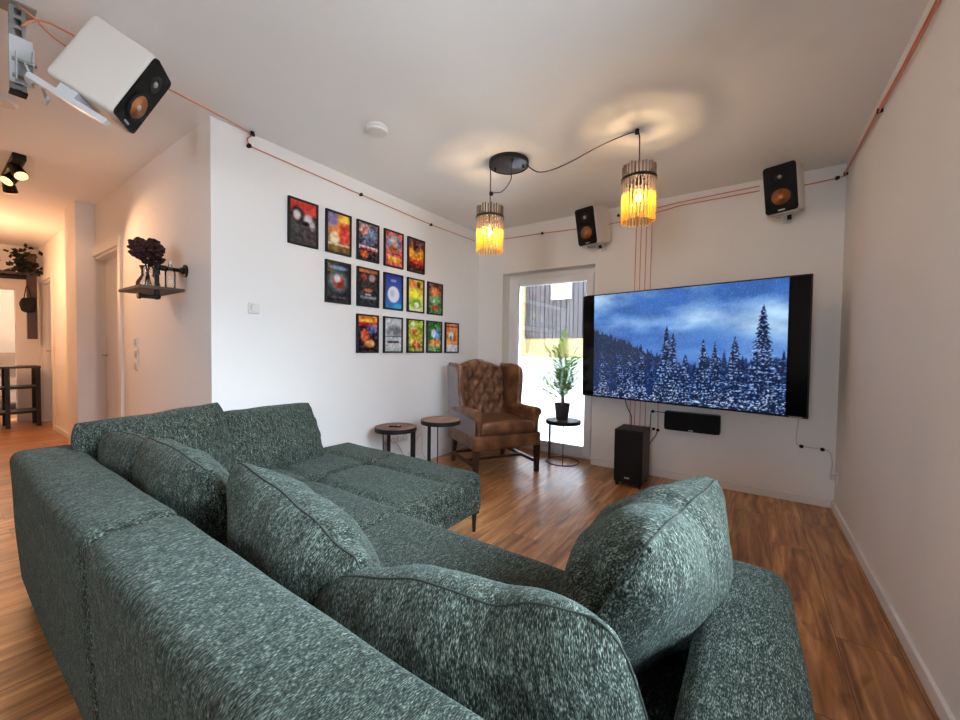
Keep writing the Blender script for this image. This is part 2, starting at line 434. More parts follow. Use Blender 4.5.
# baseboards (60 mm, 15 mm thick)
def bb(name, *segs):
    m = MB()
    for x0, x1, y0, y1 in segs:
        dx, dy = x1-x0, y1-y0
        m.box(x0, x1, y0, y1, 0, 0.062)
    struct(name, m, 'trim', bevel=0.004)
bb('baseboard_right', (R-0.015, R, YF, D))
bb('baseboard_back', (L, DX0, D-0.015, D), (DX1, R-0.015, D-0.015, D))
bb('baseboard_left', (L, L+0.015, NY, D-0.015))
bb('baseboard_hall', (-4.45, L+0.015, NY-0.015, NY), (-5.35, -5.335, 0.86, NY), (-5.815, -5.335, 0.861, 0.876), (-7.43, -5.8, NY-0.015, NY))
# pillar in the hallway
struct('trim_1', MB().box(-5.8, -5.35, 0.876, NY, 0, H), 'wall')

# hallway doors: casing, leaf, handle
def hall_door(n, x0, x1, z1):
    d = MB()
    for a, b_, c, e in ((x0-0.075, x0, 0, z1+0.075), (x1, x1+0.075, 0, z1+0.075)):
        d.box(a, b_, NY-0.022, NY+0.0, c, e)
    d.box(x0, x1, NY-0.022, NY, z1, z1+0.075)
    d.box(x0, x0+0.02, NY, NY+0.12, 0, z1).box(x1-0.02, x1, NY, NY+0.12, 0, z1).box(x0+0.02, x1-0.02, NY, NY+0.12, z1-0.02, z1)
    o = struct('door_%d' % n, d, 'trim', bevel=0.003)
    obj('door_leaf', MB().box(x0+0.022, x1-0.035, NY+0.075, NY+0.115, 0.006, z1-0.022), 'door', o, bevel=0.002)
    h = MB().cyl((x0+0.09, NY+0.075, 1.02), (x0+0.09, NY+0.03, 1.02), 0.009).cyl((x0+0.09, NY+0.035, 1.02), (x0+0.2, NY+0.035, 1.02), 0.009)
    obj('door_handle', h, 'silver', o, smooth='auto')
hall_door(2, -5.40, -4.52, 1.99)
hall_door(3, -8.35, -7.5, 1.99)

# ------------------------------------------------------------------ balcony door (door_1) set deep in the reveal
yg = D + 0.15
d = MB()
fr = 0.055
d.box(DX0, DX0+fr, yg, yg+0.07, 0, DZ).box(DX1-fr, DX1, yg, yg+0.07, 0, DZ).box(DX0+fr, DX1-fr, yg, yg+0.07, DZ-fr, DZ).box(DX0+fr, DX1-fr, yg, yg+0.07, 0, 0.03)
door = struct('door_1', d, 'upvc', bevel=0.004)
s = MB(); a0, a1, z0, z1 = DX0+fr, DX1-fr, 0.03, DZ-fr
st = 0.075
s.box(a0, a0+st, yg-0.02, yg+0.05, z0, z1).box(a1-st, a1, yg-0.02, yg+0.05, z0, z1).box(a0+st, a1-st, yg-0.02, yg+0.05, z1-st, z1).box(a0+st, a1-st, yg-0.02, yg+0.05, z0, z0+st+0.02)
obj('sash', s, 'upvc', door, bevel=0.005)
obj('pane', MB().box(a0+st, a1-st, yg+0.01, yg+0.02, z0+st+0.02, z1-st), 'glass', door)
h = MB().box(a1-0.052, a1-0.024, yg-0.028, yg-0.02, 0.98, 1.12).cyl((a1-0.038, yg-0.028, 1.05), (a1-0.038, yg-0.06, 1.05), 0.008).cyl((a1-0.038, yg-0.055, 1.06), (a1-0.038, yg-0.055, 0.94), 0.008)
obj('door_handle', h, 'silver', door, smooth='auto')
# ------------------------------------------------------------------ outside the balcony door
struct('trim_2', MB().box(-4.6, 0.3, D+0.30, 5.35, -0.16, -0.04), 'paving')
bal = thing('balustrade', 'solid white balcony parapet panel outside the glass door', 'balustrade', (-2.3, 5.2, -0.04))
obj('panel', MB().box(-4.4, 0.2, 5.18, 5.22, -0.04, 0.99), 'balus', bal, bevel=0.004, world=True)
obj('handrail', MB().box(-4.42, 0.22, 5.16, 5.24, 0.99, 1.02), 'balus', bal, bevel=0.005, world=True)
hs = thing('neighbouring_house', 'house with beige plinth and vertical grey wood cladding beyond the balcony', 'house', (-3.2, 7.2, -2.5))
obj('plinth', MB().box(-7.5, 1.5, 7.02, 7.4, -2.5, 1.36), 'beige', hs, world=True)
obj('reveal_post', MB().box(-3.86, -3.76, 6.9, 7.02, -2.5, 3.2), 'beige', hs, world=True)
cl = MB(); x = -7.5
while x < 1.5:
    ww = random.choice((0.07, 0.09, 0.11)); cl.box(x, x+ww-0.012, 7.0-random.uniform(0, 0.02), 7.05, 1.36, 4.2); x += ww
cl.box(-7.5, 1.5, 7.05, 7.4, 1.36, 4.2)
obj('cladding', cl, 'slat', hs, world=True)
wf = obj('window', MB().box(-3.17, -2.79, 6.93, 6.99, 2.10, 2.14).box(-3.17, -2.79, 6.93, 6.99, 2.42, 2.46).box(-3.17, -3.13, 6.93, 6.99, 2.14, 2.42).box(-2.83, -2.79, 6.93, 6.99, 2.14, 2.42), 'balus', hs, world=True)
obj('pane', MB().box(-3.13, -2.83, 6.955, 6.975, 2.14, 2.42), 'neighbourpane', wf)
wf.children[0].data.transform(Matrix.Translation(-hs.location)) 
rd = thing('reed_bundle', 'dry orange reeds standing on the balcony behind the parapet', 'plant', (-2.95, 5.3, -0.04))
rm = MB()
for i in range(16):
    x, y = -2.99+random.random()*0.16, 5.36+random.random()*0.1
    rm.tube([(x, y, 0.0), (x+random.uniform(-.03,.03), y, 0.6), (x+random.uniform(-.08,.08), y, random.uniform(1.0, 1.3))], 0.008, n=5, sub=3)
obj('stems', rm, 'reed', rd, world=True, kind='stuff')

# ------------------------------------------------------------------ sectional sofa
SZ = 0.375
def soft(amp, sc=3.0, seed=0):
    def f(w):
        n = noise.noise_vector(w*sc + Vector((seed, 0, 0)))
        return w + n*amp
    return f
sofa = thing('sectional_sofa', 'large dark green heathered corner sofa with chaise, seen from behind its low back', 'sofa', (-1.3, 0.8, 0))
f0 = soft(0.006)
def back_fn(w):
    w = f0(w)
    if w.y < 0.36: w.y -= 0.032*max(0, w.z)/0.65
    return w
obj('backrest', MB().rbox((-2.68, 0.25, 0.04), (-1.352, 0.435, 0.655), 0.045, fn=back_fn), 'fabric', sofa, smooth=True, world=True)
obj('backrest', MB().rbox((-1.348, 0.25, 0.04), (0.10, 0.435, 0.655), 0.045, fn=back_fn), 'fabric', sofa, smooth=True, world=True)
obj('armrest', MB().rbox((-2.668, 0.43, 0.06), (-2.50, 0.99, 0.60), 0.045, fn=f0), 'fabric', sofa, smooth=True, world=True)
def arm_fn(w):
    w = f0(w)
    k = max(0, (w.z-0.3)/0.27)
    w.z -= 0.02*max(0, (w.y-1.0)/0.27)**2
    return w
obj('armrest', MB().rbox((-0.085, 0.43, 0.04), (0.10, 1.30, 0.590), 0.055, fn=arm_fn), 'fabric', sofa, smooth=True, world=True)
def crease(d, wd=0.02): return math.exp(-(d/wd)**2)
def chaise_fn(w):
    w = f0(w)
    if w.z > 0.30:
        cx = [-2.07]; cy = [1.29, 1.69]
        dx = min(abs(w.x-c) for c in cx); dy = min(abs(w.y-c) for c in cy)
        t = (w.z-0.30)/0.075
        edge = min(w.x+2.66, -1.33-w.x, 1.985-w.y, w.y-0.43)
        e = min(1, max(0, edge/0.16))
        puff = 0.014*abs(math.sin((w.x+2.07)/0.74*PI))**.5*abs(math.sin((w.y-1.29)/0.40*PI))**.5
        dim = sum(0.040*math.exp(-((w.x-a)**2+(w.y-b)**2)/0.0020) for a in cx for b in cy)
        w.z += t*(puff*e - dim - 0.020*(crease(dx, .020)+crease(dy, .020))*e)
    return w
obj('chaise_seat', MB().rbox((-2.662, 0.43, 0.12), (-1.332, 1.985, SZ), 0.05, step=0.014, fn=chaise_fn), 'fabric', sofa, smooth=True, world=True)
def seat_fn(w):
    w = f0(w)
    if w.z > 0.30:
        t = (w.z-0.30)/0.075
        w.z += t*(0.01 - 0.007*crease(w.x+0.72, .01))
    return w
obj('seat', MB().rbox((-1.328, 0.43, 0.12), (-0.09, 1.275, SZ), 0.05, step=0.03, fn=seat_fn), 'fabric', sofa, smooth=True, world=True)
for x, y in ((-1.385, 1.955), (-2.60, 1.93), (-1.25, 1.22), (0.05, 1.22), (-2.6, 0.33), (0.04, 0.33), (-1.3, 0.33)):
    m = MB().box(x-0.022, x+0.022, y-0.022, y+0.022, 0.115, 0.13).cyl((x, y, 0.0), (x, y, 0.12), 0.010, 0.016, 12)
    obj('leg', m, 'blackmetal', sofa, world=True)

def pillow(name, label, w, h, t, loc, rot, group='loose back pillows on the green sofa', seed=0, sag=0.0, dent=None, sharp=2.3, k1=0.2):
    root = thing(name, label, 'cushion', loc, rot, group)
    nu, nv = 44, 32; m = MB(); vs = []; idx = {}
    def prof(a): return max(0.0, 1-abs(a)**sharp)**0.62
    def pos(u, v, s):
        # outline: straight sides that belly in a little between pointed corners
        x = u*w/2*(1-k1*v*v*u*u*abs(v))**0.5; z = v*h/2*(1-k1*1.1*u*u*abs(u)*v*v)**0.5
        th = t/2*prof(u)*prof(v)
        cz = noise.noise(Vector((u*2.3+seed, v*2.1, s*1.3+seed)))
        th *= 1+0.16*cz
        p = Vector((x, s*th, z))
        e = max(abs(u), abs(v))
        # puckers running in from the seam
        pk = math.sin(u*17+seed)*math.exp(-((1-abs(v))/0.22)**2)*0.006 + math.sin(v*13+seed*2)*math.exp(-((1-abs(u))/0.2)**2)*0.007
        p.y += s*pk*(1 if e < 0.995 else 0)
        p.z += sag*(u*u-0.4)*0.5
        if dent:
            du, dv, da, dr = dent; p.z -= da*math.exp(-((u-du)**2)/dr)*max(0, v)
            p.y -= s*da*0.5*math.exp(-((u-du)**2+(v-dv)**2)/dr)
        p += noise.noise_vector(p*9+Vector((seed*3, 0, 0)))*0.006
        return p
    def uu(i, n):
        a = -1+2*i/n; return math.sin(a*PI/2)*0.55+a*0.45
    for s in (-1, 1):
        for i in range(nu+1):
            for j in range(nv+1):
                rim = i in (0, nu) or j in (0, nv)
                k = (i, j, 0 if rim else s)
                if k not in idx: idx[k] = len(vs); vs.append(pos(uu(i, nu), uu(j, nv), s))
    fs = []
    for s in (-1, 1):
        for i in range(nu):
            for j in range(nv):
                q = [(i,j),(i+1,j),(i+1,j+1),(i,j+1)]
                ids = [idx[(a, b, 0 if (a in (0,nu) or b in (0,nv)) else s)] for a, b in q]
                fs.append(tuple(ids if s < 0 else reversed(ids)))
    m.add(vs, fs)
    obj('pillow_cover', m, 'fabric', root, smooth=True)
    ring = [(i, 0) for i in range(nu)] + [(nu, j) for j in range(nv)] + [(i, nv) for i in range(nu, 0, -1)] + [(0, j) for j in range(nv, -1, -1)]
    obj('seam', MB().tube([vs[idx[(a, b, 0)]] for a, b in ring], 0.0022, n=6), 'seam', root, smooth=True)
    return root
# local x = width, local y = thickness, local z = height
def R3(x, y, z): return (math.radians(x), math.radians(y), math.radians(z))
pillow('sofa_pillow', 'long dark green pillow at the far left end of the sofa, before the hallway', 0.62, 0.43, 0.24, (-2.45, 0.70, 0.585), R3(-14, -4, 88), seed=1, sag=0.05, k1=0.16)
pillow('sofa_pillow', 'dark green pillow on the chaise leaning against the white wall', 0.62, 0.42, 0.22, (-2.48, 1.285, 0.555), R3(-26, 0, 90), seed=2, k1=0.12)
pillow('sofa_pillow', 'slumped green pillow mostly hidden in the left corner of the sofa', 0.54, 0.42, 0.20, (-2.18, 0.54, 0.55), R3(12, -3, 4), seed=3)
pillow('sofa_pillow', 'green pillow along the sofa back, second from the left corner', 0.66, 0.42, 0.24, (-1.73, 0.575, 0.56), R3(16, 2, 0), seed=4)
pillow('sofa_pillow', 'puffy green pillow in the middle of the sofa back with pinched right corner', 0.70, 0.43, 0.27, (-1.03, 0.605, 0.54), R3(16, 8, -3), seed=5, dent=(0.8, 0.4, 0.02, 0.05))
pillow('sofa_pillow', 'crumpled green pillow nearest the camera, lying low against the sofa back', 0.71, 0.40, 0.26, (-0.465, 0.60, 0.505), R3(18, -12, 5), seed=6, dent=(0.45, 0.6, 0.025, 0.03))
pillow('sofa_pillow', 'large plump green pillow standing against the right arm of the sofa', 0.57, 0.47, 0.30, (-0.205, 1.03, 0.585), R3(27, 2, 82), seed=7, k1=0.12, dent=(-0.25, 0.75, 0.02, 0.03))

# ------------------------------------------------------------------ wingback armchair
ch = thing('wingback_armchair', 'deep-buttoned brown leather wingback armchair in the corner by the balcony door', 'armchair', (-2.028, 3.156, 0), (0, 0, math.radians(60)))
W2 = 0.312
for x, y in ((-W2, -0.29), (W2, -0.29)):
    m = MB(); s = 0.024
    m.add([(x-s*.8,y-s*.8,0),(x+s*.8,y-s*.8,0),(x+s*.8,y+s*.8,0),(x-s*.8,y+s*.8,0),(x-s,y-s,.27),(x+s,y-s,.27),(x+s,y+s,.27),(x-s,y+s,.27)],
          [(0,1,5,4),(1,2,6,5),(2,3,7,6),(3,0,4,7),(0,3,2,1),(4,5,6,7)])
    obj('leg', m, 'darkwood', ch, bevel=0.003)
for x in (-W2+0.03, W2-0.03):
    y = 0.27; s = 0.022; m = MB()
    m.add([(x-s*.8,y+.05-s*.8,0),(x+s*.8,y+.05-s*.8,0),(x+s*.8,y+.05+s*.8,0),(x-s*.8,y+.05+s*.8,0),(x-s,y-s,.27),(x+s,y-s,.27),(x+s,y+s,.27),(x-s,y+s,.27)],
          [(0,1,5,4),(1,2,6,5),(2,3,7,6),(3,0,4,7),(0,3,2,1),(4,5,6,7)])
    obj('leg', m, 'darkwood', ch, bevel=0.003)
for x in (-W2+0.012, W2-0.012): obj('stretcher', MB().box(x-.011, x+.011, -0.28, 0.29, 0.085, 0.115), 'darkwood', ch, bevel=0.002)
obj('stretcher', MB().box(-W2, W2, -0.05, -0.028, 0.088, 0.112), 'darkwood', ch, bevel=0.002)
obj('stretcher', MB().box(-W2, W2, 0.27, 0.292, 0.088, 0.112), 'darkwood', ch, bevel=0.002)
obj('seat_frame', MB().rbox((-W2-0.03, -0.32, 0.25), (W2+0.03, 0.32, 0.375), 0.02, fn=soft(0.003, 6)), 'leather', ch, smooth=True)
obj('seat_cushion', MB().rbox((-W2+0.03, -0.33, 0.37), (W2-0.03, 0.20, 0.475), 0.04, step=0.03, fn=lambda w: soft(0.006, 5)(w)+Vector((0,0,0.018*(1-(w.x/0.28)**2) if w.z > .42 else 0))), 'leather', ch, smooth=True)
# tufted inside back
def back_top(x): return 0.985 + 0.045*math.cos(min(1, abs(x)/0.29)*PI/1.15)*1.0
nu, nv = 72, 84; vs = []; fs = []
TW, TH = 0.118, 0.165
for j in range(nv+1):
    for i in range(nu+1):
        u = -0.275+0.55*i/nu; zt = back_top(u); z = 0.44+(zt-0.44)*j/nv
        p = u/TW+(z-0.47)/TH; q = u/TW-(z-0.47)/TH
        tf = (abs(math.sin(PI*p))*abs(math.sin(PI*q)))**0.6
        if z < 0.60: tf = tf*max(0, (z-0.5)/0.1) + (1-max(0, (z-0.5)/0.1))*abs(math.sin(PI*u/TW))**0.4
        edge = min(1, (0.275-abs(u))/0.03, (zt-z)/0.03)
        y = 0.235 + (z-0.44)*0.20 - 0.052*tf*max(0, edge) + 0.03*(1-max(0, edge))**2
        vs.append((u, y, z))
n0 = len(vs)
for j in range(nv):
    for i in range(nu):
        a = j*(nu+1)+i; fs.append((a, a+1, a+nu+2, a+nu+1))
bk = MB().add(vs, fs)
# outer shell closing the back
sh = []; K = 24
for yy in (0.0, 1.0):
    for i in range(K+1):
        u = -0.30+0.60*i/K; sh.append((u, 0.255+0.115+0.045*yy+0.0, back_top(u*0.9)-0.002))
obj('tufted_backrest', bk, 'leather', ch, smooth=True)
sh = MB(); pts = []
for i in range(K+1):
    u = -0.29+0.58*i/K; zt = back_top(u*0.94)
    pts.append([(u, 0.265, 0.27), (u, 0.245+(zt-0.44)*0.20+0.02, zt), (u, 0.255+(zt-0.44)*0.20+0.065, zt-0.01), (u, 0.335, 0.27)])
vs = [p for c in pts for p in c]; fs = []
for i in range(K):
    for k in range(4):
        a = i*4+k; b = i*4+(k+1) % 4; fs.append((a, b, b+4, a+4))
fs += [(0,1,2,3), (K*4+3, K*4+2, K*4+1, K*4)]
sh.add(vs, fs); obj('outer_back', sh, 'leather', ch, smooth='auto', bevel=0.006)
btn = None
for a in range(-8, 9):
    for b in range(-8, 9):
        uu_, z_ = TW*(a+b)/2, 0.47+TH*(a-b)/2
        if abs(uu_) < 0.25 and 0.60 < z_ < back_top(uu_)-0.04:
            if btn is None: btn = obj('button', MB().sphere((0,0,0), 0.009, 10, (1, .5, 1)), 'leather', ch, smooth=True); b_ = btn
            else: b_ = btn.copy(); C.objects.link(b_); b_.parent = ch
            b_.location = (uu_, 0.232+(z_-0.44)*0.20, z_)
# wings and arms
for sx in (-1, 1):
    prof = [(0.30, 0.55), (0.03, 0.57), (0.02, 0.62), (0.035, 0.72), (0.03, 0.82), (0.035, 0.92), (0.07, 0.965), (0.14, 0.985), (0.24, 0.99), (0.35, 0.985), (0.40, 0.97), (0.36, 0.75)]
    def wing_pt(y, z, off):
        fl = 0.035*max(0, (0.30-y)/0.28)*min(1, (z-0.55)/0.2)
        return (sx*(0.268+off+fl), y, z)
    def resample(poly, n=64):
        P_ = smooth_path([Vector((a, b, 0)) for a, b in poly+[poly[0]]], 6); return [(p.x, p.y) for p in P_[:-1]]
    rp = resample(prof); k = len(rp); m = MB()
    cyx = sum(p[0] for p in rp)/k; czx = sum(p[1] for p in rp)/k
    lay = [(0.0, 0.80), (0.0, 0.93), (0.012, 1.0), (0.042, 1.0), (0.052, 0.95), (0.052, 0.80)]
    vs = []
    for off, sc in lay:
        for (a, b) in rp: vs.append(wing_pt(cyx+(a-cyx)*sc, czx+(b-czx)*sc, off))
    fs = [(l*k+i, l*k+(i+1) % k, (l+1)*k+(i+1) % k, (l+1)*k+i) for l in range(len(lay)-1) for i in range(k)]
    fs += [tuple(range(k)), tuple(range((len(lay)-1)*k, len(lay)*k))]
    m.add(vs, fs); obj('wing', m, 'leather', ch, smooth=True)
    # rolled arm: mushroom section swept front to back
    sec = []
    for t_ in range(0, 271, 15):
        a = math.radians(-60+t_); sec.append((0.303+0.043*math.cos(a), 0.560+0.042*math.sin(a)))
    sec += [(0.266, 0.50), (0.262, 0.36), (0.298, 0.30), (0.304, 0.42)]
    k = len(sec); ys = [-0.315, -0.31, -0.28, -0.15, 0.0, 0.15, 0.28]; vs = []
    sxc = sum(a for a, b in sec)/k; szc = sum(b for a, b in sec)/k
    for i, y in enumerate(ys):
        sc = (0.9, 1.0, 1.03, 1.0, 0.97, 0.95, 0.93)[i]; dz = -0.012*abs(y+0.0)/0.3 if y > 0 else 0
        for a, b in sec: vs.append((sx*(sxc+(a-sxc)*sc - 0.012*max(0, y)/0.28), y + (0.05 if b < .45 and y < -.2 else 0)*((.45-b)/.15 if b < .45 else 0)*0.4, szc+(b-szc)*sc+dz))
    fs = [(l*k+i, l*k+(i+1) % k, (l+1)*k+(i+1) % k, (l+1)*k+i) for l in range(len(ys)-1) for i in range(k)]
    fs += [tuple(range(k)), tuple(range((len(ys)-1)*k, len(ys)*k))]
    arm = obj('armrest', MB().add(vs, fs), 'leather', ch, smooth='auto')
    pth = [Vector((sx*a, -0.322 + (0.03 if b < .45 else 0), b)) for a, b in sec[3:-4]] 
    obj('piping', MB().tube([Vector((sx*(0.303+0.034*math.cos(math.radians(a))), -0.319, 0.560+0.032*math.sin(math.radians(a)))) for a in range(-60, 215, 15)] + [Vector((sx*0.276, -0.314, 0.48)), Vector((sx*0.276, -0.305, 0.38))], 0.006, n=6), 'leather', arm, smooth=True)
    # outer side panel under the wing and arm, light's grey sheen in its colour
    sp = [(-0.285, 0.27), (0.33, 0.27), (0.37, 0.70), (0.40, 0.965), (0.10, 0.955), (0.055, 0.92), (0.05, 0.72), (0.04, 0.58), (-0.10, 0.52), (-0.285, 0.51)]
    m = MB(); vs = []
    for off in (0.318, 0.330):
        for a, b in sp: vs.append((sx*(off + 0.0*a + (0.035*max(0, (0.30-a)/0.28)*min(1, max(0, (b-.55)/.2)))), a, b))
    k = len(sp); m.add(vs, [(i, (i+1) % k, k+(i+1) % k, k+i) for i in range(k)] + [tuple(range(k-1,-1,-1)), tuple(range(k, 2*k))])
    obj('outer_side', m, 'sheenleather', ch, bevel=0.003, label='outer side panel with painted pale grey sheen')

# ------------------------------------------------------------------ round side tables
def side_table(label, x, y, h, r, top, legs):
    t = thing('side_table', label, 'side table', (x, y, 0), (0, 0, 0), 'round metal-legged side tables')
    obj('tabletop', MB().cyl((0,0,h-0.022), (0,0,h), r-0.006, n=48), top, t)
    obj('rim', MB().lathe([(r-0.006, h-0.036), (r, h-0.036), (r, h-0.002), (r-0.006, h-0.002), (r-0.006, h-0.036)], n=48), 'blackmetal', t, smooth='auto')
    obj('floor_ring', MB().lathe([(r-0.02, 0), (r-0.004, 0), (r-0.004, 0.008), (r-0.02, 0.008), (r-0.02, 0)], n=48), 'blackmetal', t, smooth='auto')
    for a, wd, tk in legs:
        mt = Matrix.Rotation(math.radians(a), 4, 'Z')
        obj('leg', MB().box(r-0.010-tk, r-0.010, -wd/2, wd/2, 0.004, h-0.02, mat=mt), 'blackmetal', t)
    return t
side_table('low round side table with walnut top and a gadget on it, nearest the sofa chaise', -2.455, 2.30, 0.470, 0.175, 'topwood', ((39, .02, .040), (159, .03, .010), (-81, .006, .006)))
side_table('taller round side table with walnut top beside the leather armchair, a pale wall behind', -2.215, 2.60, 0.515, 0.172, 'topwood', ((171, .03, .012), (-58, .008, .008)))
side_table('round side table with dark grey top carrying the potted palm at the balcony door', -1.548, 3.725, 0.428, 0.174, 'greytop', ((171, .03, .012), (-66, .008, .008)))
g = thing('remote_control', 'small dark gadget lying on the lower walnut side table', 'remote control', (-2.43, 2.27, 0.4705), (0, 0, 0.6))
obj('body', MB().rbox((-0.05, -0.016, 0), (0.05, 0.016, 0.012), 0.005, step=0.02), 'black', g, smooth=True)
obj('button', MB().cyl((0.028, 0, 0.0115), (0.028, 0, 0.0145), 0.008), 'plate', g)

# ------------------------------------------------------------------ potted palm
px_, py_, pz_ = -1.565, 3.735, 0.4285
pt = thing('potted_palm', 'bright green feathery palm in a dark grey pot on the side table', 'plant', (px_, py_, pz_))
obj('pot', MB().lathe([(0.001, 0), (0.055, 0), (0.06, 0.01), (0.078, 0.155), (0.08, 0.165), (0.072, 0.165), (0.068, 0.14), (0.001, 0.14)], n=32), 'pot', pt, smooth='auto')
obj('soil', MB().cyl((0,0,0.136), (0,0,0.15), 0.066), 'soil', pt)
obj('trunk', MB().tube([(0,0,0.14), (0.004,0,0.2), (-0.002,0,0.29)], lambda t: 0.022-0.008*t+0.003*math.sin(t*30), n=10, sub=6), 'stem', pt, smooth=True)
def frond(az, lean, ln, droop, z0):
    m = MB(); dir_ = Vector((math.cos(az), math.sin(az), 0)); side = Vector((-math.sin(az), math.cos(az), 0))
    pts = []; p = Vector((0, 0, z0)); n = 22
    for i in range(n+1):
        t = i/n; ang = lean + droop*t*t
        pts.append(p.copy()); p = p + (dir_*math.sin(ang) + Vector((0,0,1))*math.cos(ang))*(ln/n)
    m.tube(pts, lambda t: 0.0035*(1-t)+0.0010, n=5)
    for i in range(4, n+1):
        t = i/n; L_ = 0.13*math.sin(PI*min(1, (t-0.1)/0.95))**0.6*(1-0.35*t)+0.012
        tan = (pts[min(i+1, n)]-pts[i-1]).normalized(); up = side.cross(tan).normalized()
        for s_ in (-1, 1):
            d = (side*s_*0.80 + tan*(0.55+0.6*t) + up*random.uniform(-.25, .35)).normalized()
            w_ = tan.cross(d).normalized().cross(d)*0.008
            b = pts[i]; mid = b + d*L_*0.45; tip = b + d*L_ - Vector((0,0,0.02*L_/0.1))
            nn = d.cross(w_).normalized()*0.0008
            m.add([b, mid+w_, tip, mid-w_, mid+nn*3], [(0,1,4),(1,2,4),(2,3,4),(3,0,4)])
    return m
fr_specs = [(-1.0, .05, .62, .10, .28), (2.15, .10, .54, .25, .27), (-2.53, .26, .54, .35, .27), (0.60, .20, .48, .30, .27), (-1.7, .22, .50, .4, .27), (-0.4, .34, .44, .5, .25),
            (-2.3, .52, .46, .5, .24), (0.30, .42, .36, .3, .23), (2.8, .45, .44, .5, .24), (-1.2, .50, .38, .5, .23), (-2.9, .75, .38, .4, .22), (-0.2, .58, .30, .2, .22), (-1.9, .75, .34, .3, .22), (1.4, .4, .44, .3, .24), (-0.9, .8, .26, .2, .21), (-2.5, 1.0, .28, .2, .20)]
for az, le, ln, dr, z0 in fr_specs: obj('frond', frond(az, le, ln, dr, z0), 'leaf', pt)

# ------------------------------------------------------------------ wall speakers
def speaker(label, dims, loc, rot, bracket):
    w, h, d_ = dims
    t = thing('bookshelf_speaker', label, 'loudspeaker', loc, rot, 'white wall-mounted loudspeakers')
    obj('cabinet', MB().rbox((-w/2, -d_/2, -h/2), (w/2, d_/2, h/2), 0.022, step=0.08), 'speaker', t, smooth=True)
    bf = MB().rbox((-w/2+0.008, -d_/2-0.004, -h/2+0.008), (w/2-0.008, -d_/2+0.02, h/2-0.008), 0.003, step=0.3)
    # rounded-corner front plate
    pts = []; rr = 0.02; a_, b_ = w/2-0.007, h/2-0.007
    for cx_, cz_, s0 in ((a_-rr, b_-rr, 0), (-a_+rr, b_-rr, 90), (-a_+rr, -b_+rr, 180), (a_-rr, -b_+rr, 270)):
        for k in range(0, 91, 15):
            a = math.radians(s0+k); pts.append((cx_+rr*math.cos(a), cz_+rr*math.sin(a)))
    obj('baffle', MB().prism(pts, -d_/2-0.005, -d_/2+0.004, 'y'), 'baffle', t)
    rx = Matrix.Rotation(PI/2, 4, 'X')
    wr = w*0.345
    wo = obj('woofer', MB().lathe([(wr*1.0, 0.0), (wr*1.0, 0.006), (wr*0.93, 0.010), (wr*0.84, 0.008), (wr*0.80, 0.005), (wr*0.80, 0.0)], (0, -d_/2-0.004, -h*0.165), 40, rx), 'matblack', t, smooth=True)
    obj('cone', MB().lathe([(wr*0.80, 0.0055), (wr*0.55, 0.0035), (wr*0.30, 0.0015), (wr*0.001, 0.0008)], (0, -d_/2-0.004, -h*0.165), 40, rx), 'coppercone', wo, smooth=True)
    obj('dust_cap', MB().lathe([(wr*0.24, 0.001), (wr*0.2, 0.006), (wr*0.1, 0.009), (0.0005, 0.010)], (0, -d_/2-0.004, -h*0.165), 24, rx), 'silver' if w < .2 else 'coppercone', wo, smooth=True)
    tw = obj('tweeter', MB().lathe([(w*0.20, 0), (w*0.20, 0.003), (w*0.15, 0.004), (w*0.09, 0.001), (w*0.085, 0.0)], (0, -d_/2-0.004, h*0.235), 32, rx), 'matblack', t, smooth=True)
    obj('dome', MB().lathe([(w*0.075, 0.001), (w*0.06, 0.006), (w*0.03, 0.009), (0.0005, 0.010)], (0, -d_/2-0.004, h*0.235), 20, rx), 'silver', tw, smooth=True)
    obj('badge', MB().rbox((-w*0.10, -d_/2-0.0075, -h*0.445), (w*0.10, -d_/2-0.004, -h*0.415), 0.0015, step=0.1), 'silver', t)
    sc0 = None
    for sx in (-1, 1):
        for sz in (-1, 1):
            s_ = MB().cyl((0, -0.002, 0), (0, 0.002, 0), 0.004, n=10)
            if sc0 is None: sc0 = obj('screw', s_, 'matblack', t); o_ = sc0
            else: o_ = sc0.copy(); C.objects.link(o_); o_.parent = t
            o_.location = (sx*(w/2-0.024), -d_/2-0.006, sz*(h/2-0.024))
    inv = Matrix.LocRotScale(Vector(loc), Euler(rot), None).inverted()
    bracket(t, inv, dims)
    return t
def loc_pts(inv, pts): return [inv @ Vector(p) for p in pts]
def wall_bracket(wallx):
    def f(t, inv, dims):
        w, h, d_ = dims
        m = MB().box(-0.05, 0.05, -0.03, 0.10, -h/2-0.008, -h/2-0.001).box(-0.055, -0.045, -0.05, 0.09, -h/2-0.02, -h/2+0.004)
        obj('bracket_cradle', m, 'bracket', t, bevel=0.001)
        piv = Vector((0.01, 0.07, -h/2-0.02)); obj('bracket_knob', MB().cyl(piv+Vector((0,0,0.01)), piv-Vector((0,0,0.022)), 0.014, n=16), 'matblack', t)
        wp = Vector((wallx, D-0.006, 0)); M4 = inv.inverted(); pw = M4 @ piv; wp.z = pw.z+0.03
        a = inv @ wp
        obj('bracket_arm', MB().tube([piv, (piv+a)/2+Vector((0,0,0.004)), a], 0.011, n=8), 'bracket', t, smooth=True)
        mt = Matrix.Translation(wp)
        pm = MB().box(-0.025, 0.025, -0.004, 0.004, -0.05, 0.05, mat=mt)
        pm.v = [tuple(inv @ Vector(v)) for v in pm.v]; obj('wall_plate', pm, 'bracket', t, bevel=0.001)
    return f
speaker('white loudspeaker with copper cone between the two pendant lamps, turned sideways on the back wall', (0.2, 0.335, 0.25), (-1.235, 3.585, 2.286), (0.239, -0.014, -0.209), wall_bracket(-1.20))
